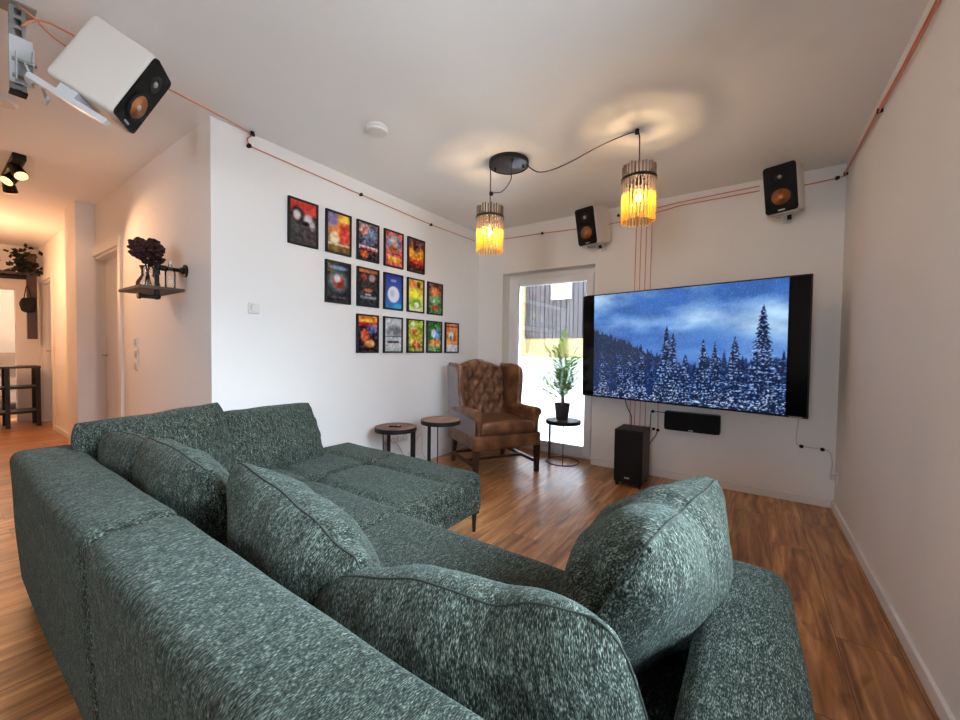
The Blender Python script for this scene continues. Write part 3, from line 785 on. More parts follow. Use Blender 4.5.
speaker('white loudspeaker with copper cone above the television near the right corner', (0.2, 0.335, 0.25), (0.163, 3.59, 2.314), (0.207, -0.044, -0.224), wall_bracket(0.20))
# big near speaker hanging on a steel channel from the ceiling
def rail_bracket(t, inv, dims):
    w, h, d_ = dims
    def tr(m): m.v = [tuple(inv @ Vector(v)) for v in m.v]; return m
    # long folded cradle arm under the box
    xa, za = -w/2+0.02, -h/2-0.05
    m = MB().box(xa-0.014, xa+0.014, -d_/2, d_/2+0.03, za-0.003, za).box(xa-0.014, xa-0.010, -d_/2, d_/2+0.03, za, za+0.020).box(xa+0.010, xa+0.014, -d_/2, d_/2+0.03, za, za+0.020)
    obj('bracket_arm', m, 'bracket', t, bevel=0.001)
    obj('cradle_pad', MB().box(xa-0.012, w*0.3, 0.0, 0.06, za+0.020, -h/2-0.001), 'bracket', t, bevel=0.001)
    def plate(a, b, half):
        a, b = Vector(a), Vector(b); d = (b-a).normalized(); n = d.orthogonal().normalized(); s2 = d.cross(n)
        mm = MB(); vs = [p + n*i*half + s2*j*0.003 for p in (a, b) for i, j in ((-1,-1),(1,-1),(1,1),(-1,1))]
        return mm.add(vs, [(0,1,5,4),(1,2,6,5),(2,3,7,6),(3,0,4,7),(3,2,1,0),(4,5,6,7)])
    rear = Vector((xa, d_/2+0.02, za+0.008))
    for z_, hw in ((2.20, 0.012), (2.27, 0.010)):
        obj('bracket_link', plate(rear, inv @ Vector((-2.462, 0.268, z_)), hw), 'bracket', t, bevel=0.001)
    obj('mounting_plate', tr(MB().box(-2.474, -2.469, 0.226, 0.29, 2.185, 2.37)), 'bracket', t, bevel=0.001)
    obj('mounting_cheek', tr(MB().box(-2.469, -2.44, 0.286, 0.290, 2.19, 2.33).box(-2.469, -2.44, 0.240, 0.244, 2.19, 2.30)), 'bracket', t, bevel=0.001)
    for zz in (2.205, 2.27):
        obj('bolt', tr(MB().cyl((-2.452, 0.232, zz), (-2.452, 0.298, zz), 0.007, n=12)), 'zinc', t, smooth='auto')
    obj('tension_lever', tr(MB().box(-2.42, -2.36, 0.312, 0.322, 2.115, 2.135)), 'bracket', t, bevel=0.002)
    obj('lever_stem', tr(MB().cyl((-2.39, 0.315, 2.13), (-2.39, 0.30, 2.18), 0.005, n=10)), 'zinc', t)
S = 0.92
sp1 = speaker('large white loudspeaker nearest the camera, hung aslant from a steel ceiling channel', (0.208*S, 0.341*S, 0.253*S), (-2.436*S, 0.530*S, 1.134+(2.356-1.134)*S), (0.498, 0.011, 2.577), rail_bracket)
ra = thing('ceiling_channel', 'perforated galvanised steel channel hanging down from the ceiling at top left', 'steel channel', (-2.5, 0.25, 2.5))
m = MB().box(-2.522, -2.478, 0.229, 0.233, 2.16, 2.5).box(-2.522, -2.478, 0.269, 0.273, 2.16, 2.5).box(-2.522, -2.518, 0.233, 0.269, 2.16, 2.5)
m.box(-2.482, -2.478, 0.233, 0.241, 2.16, 2.5).box(-2.482, -2.478, 0.261, 0.269, 2.16, 2.5)
for k in range(9): m.box(-2.482, -2.478, 0.241, 0.261, 2.165+k*0.04, 2.180+k*0.04)
obj('profile', m, 'zinc', ra, world=True)
obj('end_cap', MB().box(-2.524, -2.476, 0.227, 0.275, 2.152, 2.160), 'matblack', ra, world=True)
obj('ceiling_plate', MB().box(-2.55, -2.45, 0.20, 0.30, 2.494, 2.5), 'zinc', ra, world=True)

# ------------------------------------------------------------------ television
def hash2(x, y): return (np.sin(x*127.1+y*311.7)*43758.5453) % 1
def vnoise(x, y):
    xi, yi = np.floor(x), np.floor(y); xf, yf = x-xi, y-yi; u, v = xf*xf*(3-2*xf), yf*yf*(3-2*yf)
    a, b, c, d_ = hash2(xi, yi), hash2(xi+1, yi), hash2(xi, yi+1), hash2(xi+1, yi+1)
    return (a*(1-u)+b*u)*(1-v)+(c*(1-u)+d_*u)*v
def fbm(x, y, o=5):
    s_ = 0; a = 0.5
    for k in range(o): s_ = s_+a*vnoise(x*2**k+k*17, y*2**k+k*31); a *= 0.5
    return s_
def tolin(c):
    c = np.clip(np.asarray(c)/255.0, 0, 1); return np.where(c <= 0.04045, c/12.92, ((c+0.055)/1.055)**2.4)
def grid_picture(name, w, h, nu, nv, img, mat, parent, y=0.0):
    # img: (nv+1, nu+1, 3) sRGB 0..255, row 0 at the bottom; lies in the local xz plane facing -y
    vs = [(-w/2+w*i/nu, y, -h/2+h*j/nv) for j in range(nv+1) for i in range(nu+1)]
    fs = [(j*(nu+1)+i, j*(nu+1)+i+1, (j+1)*(nu+1)+i+1, (j+1)*(nu+1)+i) for j in range(nv) for i in range(nu)]
    me = bpy.data.meshes.new(name); me.from_pydata(vs, [], fs)
    ca = me.color_attributes.new('Picture', 'FLOAT_COLOR', 'POINT')
    col = np.ones((len(vs), 4), np.float32); col[:, :3] = tolin(img).reshape(-1, 3)
    ca.data.foreach_set('color', col.ravel()); me.materials.append(mat)
    o = bpy.data.objects.new(name, me); C.objects.link(o); o.parent = parent; return o
def tv_image(nu, nv):
    X, Y = np.meshgrid(np.linspace(0, 1, nu+1), np.linspace(0, 1, nv+1))
    A = 1.52; rng = np.random.default_rng(3)
    img = np.zeros(X.shape+(3,))
    cloud = fbm(X*3.2+3, Y*4.2+1)
    cc = np.clip((cloud-.30)*2.4+0.25*(Y-.75)*4*(1-X), 0, 1); base = np.stack([50+118*cc, 92+108*cc, 160+66*cc], -1)*(0.92+0.3*(fbm(X*9+2, Y*12+5)-.4))[..., None]
    img[:] = base
    def mix(mask, col, a=1.0):
        mk = (np.clip(mask, 0, 1)*a)[..., None]; img[:] = img*(1-mk)+np.array(col)*mk
    # hazy peaks
    r1 = 0.60+0.13*np.exp(-((X-0.66)/0.12)**2)+0.10*np.exp(-((X-0.12)/0.07)**2)+0.06*np.exp(-((X-.9)/.1)**2)+0.05*(fbm(X*9, X*0+3)-.5)
    mix((r1-Y)*9, (66, 110, 178), 0.66)
    mix(np.clip((fbm(X*7+9, Y*9)-.47)*6, 0, 1)*(Y > .84)*(X > .25)*(X < .55), (50, 92, 160), 0.6)
    r1b = 0.66+0.05*(fbm(X*14+5, X*0)-.5)-0.10*np.abs(X-.12)
    mix((r1b-0.04-Y)*25*(X < .25), (44, 74, 128), 0.7)
    mist = fbm(X*5+20, Y*7+4); mix((mist-.5)*3*(Y < .7)*(Y > .35), (120, 160, 214), 0.35)
    # dark wooded slope falling from the left
    r2 = 0.66-0.62*X+0.05*(hash2(np.floor(X*110), 3)-.3)
    mix((r2-Y)*60, (22, 32, 58), 0.93)
    r3 = 0.34-0.05*np.sin(X*5)+0.06*(hash2(np.floor(X*90), 8)-.3)
    mix((r3-Y)*50, (20, 36, 78), 0.92)
    # snowfall specks
    sn = rng.random(X.shape); mix((sn > .94).astype(float)*(Y > .28), (170, 205, 245), 0.32)
    # firs
    def fir(cx, base, top, hw, lum, seed):
        t = (top-Y)/(top-base); inside = (t > 0) & (t < 1)
        row = np.floor(t*(16+hw*140)); jag = 0.55+0.45*((t*(16+hw*140)) % 1)
        half = 1.35*hw*np.clip(t, 0, 1)**0.75*jag*(0.85+0.3*hash2(row, X*0+seed))
        m = inside & (np.abs(X-cx) < half)
        n_ = fbm(X*150+seed, Y*110+seed, 2)
        snow = np.clip((n_-0.41)*5+((t*(16+hw*140)) % 1-.5)*1.0, 0, 1)
        c = np.array([14, 24, 52])*(1-snow[..., None])+np.array(lum)*snow[..., None]
        img[m] = c[m]
    for k in range(46):
        cx = rng.random(); b = 0.10+rng.random()*0.12; fir(cx, b, b+0.14+rng.random()*0.16, 0.018+rng.random()*0.01, (66, 96, 160), k)
    for cx, b, tp, hw in ((0.455, 0.0, 0.68, 0.055), (0.49, 0.02, 0.62, 0.045), (0.645, 0.02, 0.56, 0.045), (0.70, 0.03, 0.54, 0.038), (0.79, 0.02, 0.58, 0.05), (0.31, 0.04, 0.52, 0.035), (0.555, 0.04, 0.44, 0.035), (0.18, 0.03, 0.42, 0.03), (0.905, 0.0, 0.82, 0.065), (0.06, 0.02, 0.42, 0.025), (0.97, 0.05, 0.42, 0.03), (0.24, 0.02, 0.44, 0.03)):
        fir(cx, b, tp, hw, (128, 160, 214), cx*91)
    for k in range(24):
        cx = k/23+rng.uniform(-.02, .02); b = -0.05; fir(cx, b, 0.08+rng.random()*0.12, 0.03+rng.random()*0.012, (176, 200, 240), k+77)
    
    return np.clip(img, 0, 255)
TVW = 1.712; TVH = TVW*0.566
tv = thing('television', 'huge wall-mounted flat television showing snowy blue fir forest and mountains', 'television', (-0.517, 3.552, 1.178), (0.022, 0, -0.197))
obj('housing', MB().box(-TVW/2, TVW/2, 0.0, 0.035, -TVH/2, TVH/2).box(-0.5, 0.5, 0.035, 0.06, -TVH/2+0.06, 0.12), 'black', tv, bevel=0.003)
fw = 0.008
obj('bezel', MB().box(-TVW/2, TVW/2, -0.004, 0.0, -TVH/2, -TVH/2+0.014).box(-TVW/2, TVW/2, -0.004, 0, TVH/2-fw, TVH/2).box(-TVW/2, -TVW/2+fw, -0.004, 0, -TVH/2, TVH/2).box(TVW/2-fw, TVW/2, -0.004, 0, -TVH/2, TVH/2), 'black', tv)
scr = obj('screen', MB().box(-TVW/2+fw, TVW/2-fw, -0.0015, 0.0, -TVH/2+0.014, TVH/2-fw), 'screenbar', tv)
NU, NV = 330, 214
grid_picture('picture', TVW*0.858, TVH-0.024, NU, NV, tv_image(NU, NV), M['tvpic'], scr, y=-0.0022).location = (0, 0, 0.003)
obj('badge', MB().box(TVW/2-0.10, TVW/2-0.03, -0.006, -0.004, -TVH/2+0.003, -TVH/2+0.009), 'zinc', tv)
inv = Matrix.LocRotScale(tv.location, tv.rotation_euler, None).inverted()
m = MB().box(-0.75, -0.35, D-0.012, D, 0.95, 1.4); m.v = [tuple(inv @ Vector(v)) for v in m.v]; obj('wall_plate', m, 'blackmetal', tv)
a = inv @ Vector((-0.6, D-0.012, 1.18)); obj('mount_arm', MB().tube([a, Vector((0.1, 0.15, 0.0)), Vector((0, 0.055, 0))], 0.02, n=8), 'blackmetal', tv)

# centre speaker below the television
cs = thing('centre_speaker', 'wide black centre loudspeaker mounted on the wall below the television', 'loudspeaker', (-0.402, 3.768, 0.453))
obj('cabinet', MB().rbox((-0.21, -0.04, 0), (0.21, 0.048, 0.158), 0.012, step=0.2), 'black', cs, smooth=True)
pts = []; rr = 0.03; a_, b_ = 0.207, 0.077
for cx_, cz_, s0 in ((a_-rr, b_-rr, 0), (-a_+rr, b_-rr, 90), (-a_+rr, -b_+rr, 180), (a_-rr, -b_+rr, 270)):
    for k in range(0, 91, 15):
        a = math.radians(s0+k); pts.append((cx_+rr*math.cos(a), cz_+rr*math.sin(a)+0.079))
obj('grille', MB().prism(pts, -0.052, -0.038, 'y'), 'grille', cs)
obj('badge', MB().rbox((-0.018, -0.055, 0.008), (0.018, -0.051, 0.018), 0.0015, step=.1), 'silver', cs)
# subwoofer
sw = thing('subwoofer', 'black subwoofer tower on small feet standing below the left end of the television', 'subwoofer', (-0.818, 3.49, 0))
obj('cabinet', MB().box(-0.113, 0.113, -0.135, 0.145, 0.035, 0.475), 'black', sw, bevel=0.004)
obj('grille', MB().box(-0.107, 0.107, -0.155, -0.136, 0.042, 0.470), 'grille', sw, bevel=0.006)
obj('badge', MB().rbox((-0.02, -0.159, 0.075), (0.02, -0.155, 0.088), 0.0015, step=.1), 'silver', sw)
for x in (-0.09, 0.09):
    for y in (-0.115, 0.12): obj('foot', MB().cyl((x, y, 0), (x, y, 0.037), 0.012, 0.016, 14), 'matblack', sw)

# ------------------------------------------------------------------ posters (plain generic stand-ins)
def pim(fn, nu=30, nv=42):
    X, Y = np.meshgrid(np.linspace(0, 1, nu+1), np.linspace(0, 1, nv+1)); img = np.zeros(X.shape+(3,))
    class G: pass
    g = G(); g.X, g.Y, g.img = X, Y, img
    def fill(c): img[:] = c
    def blob(cx, cy, rx, ry, c, a=1.0, soft_=0.35):
        d_ = np.sqrt(((X-cx)/rx)**2+((Y-cy)/ry)**2); mk = np.clip((1+soft_-d_)/soft_/1.6, 0, 1)[..., None]*a; img[:] = img*(1-mk)+np.array(c)*mk
    def band(y0, y1, c, a=1.0, x0=0, x1=1):
        mk = ((Y >= y0) & (Y <= y1) & (X >= x0) & (X <= x1))[..., None]*a; img[:] = img*(1-mk)+np.array(c)*mk
    def grad(c0, c1):
        img[:] = np.array(c0)*(1-Y[..., None])+np.array(c1)*Y[..., None]
    def grain(a, s_=9, k=0):
        img[:] += (fbm(X*s_+k, Y*s_*1.5+k, 4)-.47)[..., None]*a*2
    g.fill, g.blob, g.band, g.grad, g.grain = fill, blob, band, grad, grain
    fn(g); return np.clip(g.img, 0, 255)
def p1(g): g.fill((62,58,62)); g.band(.70,1,(205,62,54)); g.blob(.28,.68,.24,.17,(40,36,40)); g.blob(.25,.66,.13,.11,(198,190,190)); g.blob(.68,.60,.16,.12,(206,200,200)); g.blob(.84,.48,.1,.1,(180,172,176)); g.blob(.6,.5,.12,.05,(20,18,20)); g.band(.4,.43,(90,86,92),.6); g.grain(40,11,2)
def p2(g): g.grad((120,90,60),(186,120,110)); g.blob(.5,.6,.38,.3,(236,150,74)); g.blob(.75,.45,.22,.34,(214,74,60)); g.blob(.2,.85,.25,.2,(120,110,150)); g.blob(.75,.9,.25,.1,(230,190,60)); g.blob(.3,.35,.2,.15,(240,226,190)); g.band(.0,.16,(112,92,40)); g.band(.17,.23,(196,182,150)); g.grain(60,8,5)
def p3(g): g.grad((40,30,34),(140,120,130)); g.blob(.3,.8,.22,.14,(206,140,130)); g.blob(.7,.72,.2,.16,(110,140,176)); g.blob(.5,.55,.35,.12,(90,100,130)); g.band(.28,.38,(210,200,204)); g.band(.28,.33,(176,50,50),.8,.1,.9); g.blob(.3,.14,.2,.1,(208,92,40)); g.grain(110,12,8)
def p4(g): g.fill((216,94,84)); g.blob(.5,.66,.4,.25,(120,134,170)); g.blob(.5,.7,.2,.16,(188,170,160)); g.blob(.5,.5,.24,.1,(190,110,60)); g.band(.1,.28,(240,180,60),1,.15,.85); g.band(.35,.38,(60,50,60)); g.grain(90,9,3)
def p5(g): g.grad((120,30,24),(150,70,60)); g.blob(.5,.55,.6,.22,(240,160,40)); g.band(.88,1,(110,70,70)); g.blob(.5,.78,.2,.2,(86,50,50)); g.band(.24,.36,(226,64,42),.9); g.band(0,.12,(70,34,30)); g.grain(90,10,6)
def p6(g): g.fill((34,34,40)); g.blob(.5,.88,.36,.05,(100,140,186)); g.blob(.5,.52,.36,.24,(70,150,160),.9); g.blob(.5,.52,.26,.18,(170,64,60)); g.blob(.45,.6,.13,.1,(206,206,210)); g.blob(.6,.42,.16,.08,(120,50,30)); g.band(.08,.12,(84,80,84),.7,.2,.8); g.grain(40,12,4)
def p7(g): g.fill((46,42,46)); g.band(.92,1,(190,110,60)); g.blob(.28,.78,.13,.1,(150,60,46)); g.blob(.7,.78,.16,.1,(186,160,160)); g.blob(.5,.42,.2,.05,(190,110,70)); g.band(.18,.26,(140,150,176),.8,.08,.92); g.band(.28,.33,(206,204,210),.8,.35,.65); g.grain(60,13,9)
def p8(g): g.grad((50,120,200),(56,60,140)); g.blob(.5,.42,.34,.24,(226,228,236),1,.12); g.blob(.42,.45,.12,.1,(186,192,206),.8); g.band(.80,.87,(190,206,240),.6,.35,.65); g.blob(.8,.06,.3,.08,(50,190,230),.7)
def p9(g): g.grad((206,212,150),(226,190,60)); g.blob(.4,.55,.4,.15,(244,232,50)); g.blob(.3,.85,.25,.12,(220,130,60)); g.blob(.68,.86,.12,.1,(116,80,56)); g.blob(.5,.25,.4,.14,(150,196,60)); g.blob(.55,.2,.15,.08,(240,240,220)); g.grain(70,8,1)
def p10(g): g.grad((60,130,56),(120,64,70)); g.blob(.5,.72,.3,.16,(232,130,70)); g.blob(.5,.45,.35,.14,(110,180,110)); g.blob(.4,.42,.1,.06,(210,230,220)); g.blob(.5,.2,.3,.1,(170,90,50)); g.grain(90,9,12)
def p11(g): g.fill((40,24,30)); g.band(.82,1,(236,130,40)); g.blob(.5,.88,.3,.05,(250,196,60)); g.band(.70,.82,(176,60,40)); g.blob(.7,.62,.35,.1,(80,90,150)); g.blob(.35,.45,.2,.18,(206,86,40)); g.blob(.6,.22,.25,.1,(220,150,80)); g.grain(110,10,14)
def p12(g): g.fill((196,200,206)); g.blob(.6,.62,.4,.16,(120,122,128)); g.blob(.3,.55,.2,.1,(150,152,158)); g.band(.44,.47,(60,60,66)); g.band(.24,.33,(52,52,58),.85,.15,.85); g.band(.0,.08,(180,190,186)); g.grain(60,11,7)
def p13(g): g.grad((150,160,40),(170,190,60)); g.blob(.5,.4,.3,.25,(216,180,50)); g.blob(.55,.2,.3,.1,(196,90,40)); g.blob(.3,.88,.15,.06,(226,230,200)); g.blob(.4,.65,.2,.1,(206,120,60)); g.grain(110,9,3)
def p14(g): g.fill((70,130,60)); g.blob(.45,.62,.2,.14,(200,216,236)); g.blob(.75,.55,.18,.2,(80,130,200)); g.blob(.4,.28,.25,.12,(236,140,50)); g.blob(.75,.3,.2,.12,(230,120,50)); g.blob(.5,.12,.4,.06,(90,150,60)); g.grain(110,9,17)
def p15(g): g.fill((236,150,80)); g.band(.86,.94,(200,60,50)); g.band(0,.24,(222,226,230)); g.blob(.45,.58,.2,.14,(230,232,226)); g.blob(.4,.5,.1,.08,(90,140,140)); g.blob(.75,.5,.15,.12,(214,120,60)); g.grain(60,8,21)
rows = [(2.021, [(1.597, p1, 'a red sky over two pale heads on charcoal grey'), (1.890, p2, 'orange and yellow brushwork with a violet corner'), (2.175, p3, 'a crowd in grey-pink tones above a white and red band'), (2.463, p4, 'a pink-red border, blue-grey middle and yellow block'), (2.749, p5, 'a fiery orange sunset and red stripe')]),
        (1.639, [(1.887, p6, 'a teal ring with red and white on near black'), (2.178, p7, 'small faces and a grey stripe on dark grey'), (2.462, p8, 'a big pale moon on deep blue'), (2.748, p9, 'bright yellow over green with white patches'), (3.028, p10, 'orange glow above dark green foliage tones')]),
        (1.250, [(2.176, p11, 'an orange top and red figures on black'), (2.462, p12, 'a light grey field and black stripe'), (2.749, p13, 'lime green with orange patches'), (3.023, p14, 'green with white, blue and orange patches'), (3.307, p15, 'an orange picture above a white strip')])]
rown = ('top', 'middle', 'bottom')
for ri, (zc, items) in enumerate(rows):
    for y, fn, desc in items:
        t = thing('framed_poster', 'black framed poster, %s row, %s' % (rown[ri], desc), 'poster', (L, y, zc), (0, 0, PI/2), 'framed posters on the white wall')
        # local: x along +Y world, facing +X world  (local -y -> world +x)
        w_, h_ = 0.2275, 0.325; b = 0.014
        obj('frame', MB().box(-w_/2, w_/2, -0.022, -0.0005, h_/2-b, h_/2).box(-w_/2, w_/2, -0.022, -0.0005, -h_/2, -h_/2+b).box(-w_/2, -w_/2+b, -0.022, -0.0005, -h_/2+b, h_/2-b).box(w_/2-b, w_/2, -0.022, -0.0005, -h_/2+b, h_/2-b), 'matblack', t, bevel=0.0015)
        obj('backing', MB().box(-w_/2+b, w_/2-b, -0.012, -0.002, -h_/2+b, h_/2-b), 'matblack', t)
        grid_picture('print', w_-2*b, h_-2*b, 30, 42, pim(fn), M['poster'], t, y=-0.0135)

# ------------------------------------------------------------------ ceiling lamp cluster
CX, CY = -1.487, 2.475
cn = thing('ceiling_canopy', 'flat round black ceiling rose feeding the two glass pendant lamps', 'ceiling rose', (CX, CY, H))
obj('disc', MB().lathe([(0.001, -0.030), (0.132, -0.030), (0.140, -0.026), (0.142, 0.0)], n=48), 'canopy', cn, smooth='auto')
obj('rim', MB().lathe([(0.139, -0.031), (0.144, -0.031), (0.144, 0.0), (0.139, 0.0), (0.139, -0.031)], n=48), 'matblack', cn)
obj('screw', MB().cyl((0.0, -0.0, -0.036), (0, 0, -0.028), 0.007, n=12), 'matblack', cn)
for a in (3.35, 5.5, 0.4): obj('cord_grip', MB().cyl((0.105*math.cos(a), 0.105*math.sin(a), -0.052), (0.105*math.cos(a), 0.105*math.sin(a), -0.028), 0.008, n=12), 'matblack', cn)
def pendant(label, x, y, ztop, cordpts, h=0.325):
    t = thing('pendant_lamp', label, 'pendant lamp', (x, y, ztop), (0, 0, 0), 'glass rod pendant lamps')
    r = 0.093; n = 28
    rod0 = None
    for k in range(n):
        a = 2*PI*k/n
        if rod0 is None:
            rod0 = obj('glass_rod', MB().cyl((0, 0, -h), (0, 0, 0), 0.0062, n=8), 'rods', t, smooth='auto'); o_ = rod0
        else: o_ = rod0.copy(); C.objects.link(o_); o_.parent = t
        o_.location = (r*math.cos(a), r*math.sin(a), random.uniform(-0.012, 0.0))
    for z_ in (-0.085,):
        obj('band', MB().lathe([(r+0.008, z_-0.009), (r+0.011, z_-0.009), (r+0.011, z_+0.009), (r+0.008, z_+0.009), (r+0.008, z_-0.009)], n=48), 'blackmetal', t, smooth='auto')
    obj('spider', MB().box(-r, r, -0.004, 0.004, -0.088, -0.082).box(-0.004, 0.004, -r, r, -0.088, -0.082), 'blackmetal', t)
    obj('socket', MB().cyl((0,0,-0.125), (0,0,-0.06), 0.019, 0.014, 20), 'matblack', t, smooth='auto')
    obj('bulb', MB().lathe([(0.012, -0.125), (0.014, -0.14), (0.030, -0.175), (0.032, -0.195), (0.022, -0.222), (0.001, -0.232)], n=24), 'bulbglass', t, smooth=True)
    obj('filament', MB().tube([(0.008*math.cos(k*2.1), 0.008*math.sin(k*2.1), -0.150-0.055*(k/14)) for k in range(15)], 0.0022, n=6), 'bulb', t, smooth=True)
    obj('cord', MB().tube(cordpts, 0.0035, n=8, sub=6), 'blackcord', t, world=True, smooth=True)
    ld = bpy.data.lights.new('pendant_bulb_light', 'POINT'); ld.energy = 6.5; ld.color = (1.0, 0.82, 0.62); ld.shadow_soft_size = 0.02
    lo = bpy.data.objects.new('bulb_light', ld); C.objects.link(lo); lo.parent = t; lo.location = (0, 0, -0.185)
    return t
l1 = (-1.609, 2.42)
pendant('amber glass-rod pendant lamp on the left, hanging close under the round ceiling rose', l1[0], l1[1], 2.185, [(l1[0], l1[1], 2.47), (l1[0], l1[1], 2.3), (l1[0], l1[1], 2.12)])
m = MB().tube([(CX+0.072, CY-0.076, 2.455), (-1.425, 2.40, 2.40), (-1.43, 2.41, 2.33), (-1.50, 2.415, 2.27), (-1.57, 2.42, 2.275), (-1.605, 2.42, 2.28)], 0.003, n=8, sub=8)
sl = thing('slack_cord', 'short slack black cord looped from the ceiling rose to the left pendant cord', 'cord', (-1.5, 2.42, 2.27))
obj('cord', m, 'blackcord', sl, world=True, smooth=True)
obj('clip', MB().rbox((-1.612, 2.408, 2.262), (-1.588, 2.432, 2.288), 0.005, step=.1), 'matblack', sl, world=True, smooth=True)
l2 = (-0.598, 2.551)
pendant('amber glass-rod pendant lamp on the right, hung from a hook by a long swagged cord', l2[0], l2[1], 2.275,
        [(-1.37, 2.52, 2.47), (-1.28, 2.525, 2.395), (-1.16, 2.53, 2.385), (-1.02, 2.535, 2.41), (-0.86, 2.54, 2.455), (-0.72, 2.546, 2.482), (-0.62, 2.551, 2.488), (-0.600, 2.551, 2.45), (-0.598, 2.551, 2.35), (-0.598, 2.551, 2.21)], h=0.335)
o = obj('ceiling_hook', MB().cyl((-0.615, 2.551, 2.474), (-0.615, 2.551, 2.5), 0.013, n=16), 'matblack'); tag(centred(o), 'small black ceiling hook holding the cord of the right pendant lamp', 'hook')

# smoke detector, thermostat, switches, sockets
sd = thing('smoke_detector', 'round white smoke detector on the ceiling above the poster wall', 'smoke detector', (-1.945, 1.645, H))
obj('base', MB().lathe([(0.001, -0.012), (0.062, -0.012), (0.066, 0.0)], n=40), 'plate', sd, smooth='auto')
obj('dark_gap', MB().cyl((0,0,-0.02), (0,0,-0.012), 0.056, n=40), 'matblack', sd)
obj('cover', MB().lathe([(0.001, -0.040), (0.05, -0.040), (0.064, -0.034), (0.068, -0.02), (0.062, -0.019)], n=40), 'plate', sd, smooth='auto')
sd2 = thing('smoke_detector', 'round pale disc on the hallway ceiling at the left picture edge', 'smoke detector', (-3.49, 0.29, H))
obj('cover', MB().lathe([(0.001, -0.03), (0.05, -0.03), (0.062, -0.02), (0.064, 0)], n=32), 'plate', sd2, smooth='auto')
th = thing('thermostat', 'small square white thermostat alone on the white wall left of the posters', 'thermostat', (L, 1.254, 1.34), (0, 0, PI/2))
obj('housing', MB().rbox((-0.034, -0.018, 0.004), (0.034, -0.0005, 0.076), 0.004, step=.1), 'plate', th, smooth=True)
obj('dial', MB().cyl((0, -0.026, 0.041), (0, -0.018, 0.041), 0.022, n=28), 'plate', th, smooth='auto')
obj('dial_ring', MB().lathe([(0.022, 0), (0.024, 0), (0.024, 0.004), (0.022, 0.004), (0.022, 0)], (0, -0.018, 0.041), 28, Matrix.Rotation(PI/2, 4, 'X')), 'silver', th)
for k, (zz, lab) in enumerate(((1.15, 'topmost'), (1.055, 'middle'), (0.96, 'lowest'))):
    sw_ = thing('light_switch', 'white light switch beside the hallway door, %s of the three' % lab, 'light switch', (-4.09, NY, zz-0.04), group='light switches in the hallway')
    obj('plate', MB().rbox((-0.04, -0.010, 0.0), (0.04, -0.0005, 0.08), 0.004, step=.1), 'plate', sw_, smooth=True)
    obj('rocker', MB().rbox((-0.026, -0.016, 0.014), (0.026, -0.009, 0.066), 0.003, step=.1), 'silver', sw_, smooth=True)
for k, y in enumerate((2.40, 2.475, 2.55, 2.625)):
    so = thing('wall_socket', 'white wall socket behind the side tables, %s from the left in a row' % ('first', 'second', 'third', 'fourth')[k], 'socket', (L, y, 0.245), (0, 0, PI/2), 'wall sockets behind the side tables')
    obj('plate', MB().rbox((-0.036, -0.009, 0.0), (0.036, -0.0005, 0.074), 0.003, step=.1), 'plate', so, smooth=True)
    obj('well', MB().lathe([(0.02, 0.0), (0.023, 0.0), (0.023, 0.004), (0.02, 0.004), (0.02, 0.0)], (0, -0.008, 0.037), 24, Matrix.Rotation(PI/2, 4, 'X')), 'zinc', so)
so = thing('wall_socket', 'white wall socket low on the right wall beside the room corner', 'socket', (R, 3.70, 0.22), (0, 0, -PI/2))
obj('plate', MB().rbox((-0.036, -0.009, 0.0), (0.036, -0.0005, 0.074), 0.003, step=.1), 'plate', so, smooth=True)
obj('plug', MB().cyl((0, -0.009, 0.037), (0, -0.04, 0.037), 0.018, n=20), 'whitecord', so, smooth='auto')
o = obj('power_cord', MB().tube([(L+0.012, 2.475, 0.28), (L+0.05, 2.50, 0.24), (L+0.04, 2.62, 0.12), (L+0.05, 2.80, 0.30), (L+0.03, 2.84, 0.10), (L+0.05, 2.9, 0.012)], 0.003, n=6, sub=6), 'whitecord', smooth=True)
tag(centred(o), 'thin white power cord drooping from the sockets behind the side tables', 'cord')

# ------------------------------------------------------------------ copper speaker cables on black clips
def cable(label, pts, r=0.0042, sub=0, mat='cable', name='speaker_cable', group='copper speaker cables'):
    o = obj(name, MB().tube(pts, r, n=6, sub=sub), mat, smooth=True); tag(centred(o), label, 'cable', group if mat == 'cable' else None); return o
def clip(x, y, z, label, ax='x'):
    m = MB()
    if ax == 'x': m.cyl((x-0.0, y, z), (x+0.022, y, z), 0.010, 0.014, 14)
    elif ax == '-x': m.cyl((x, y, z), (x-0.022, y, z), 0.010, 0.014, 14)
    elif ax == 'z': m.cyl((x, y, z), (x, y, z-0.022), 0.010, 0.016, 14)
    else: m.cyl((x, y, z), (x, y-0.022, z), 0.010, 0.014, 14)
    o = obj('cable_clip', m, 'matblack', smooth='auto'); tag(centred(o), label, 'cable clip', 'black cable clips'); return o
o_ = 0.016
cable('copper cable running along the left wall under the ceiling above the posters', [(L+o_, 1.226, 2.41), (L+o_, 1.9, 2.392), (L+o_, 2.098, 2.389), (L+o_, 2.95, 2.372), (L+o_, D-o_, 2.388)])
cable('copper cable crossing the ceiling from the steel channel to the corner of the poster wall', [(-2.47, 0.26, 2.42), (-2.46, 0.34, 2.478), (-2.55, 0.62, 2.487), (-2.60, 1.0, 2.485), (L+0.03, 1.225, 2.484), (L+0.018, 1.215, 2.45), (L+o_, 1.226, 2.41)], sub=4)
cable('loose copper cable drooping from the ceiling channel to the nearest loudspeaker', [(-2.47, 0.24, 2.50), (-2.44, 0.29, 2.46), (-2.40, 0.33, 2.40), (-2.36, 0.37, 2.36)], sub=4, r=0.0035)
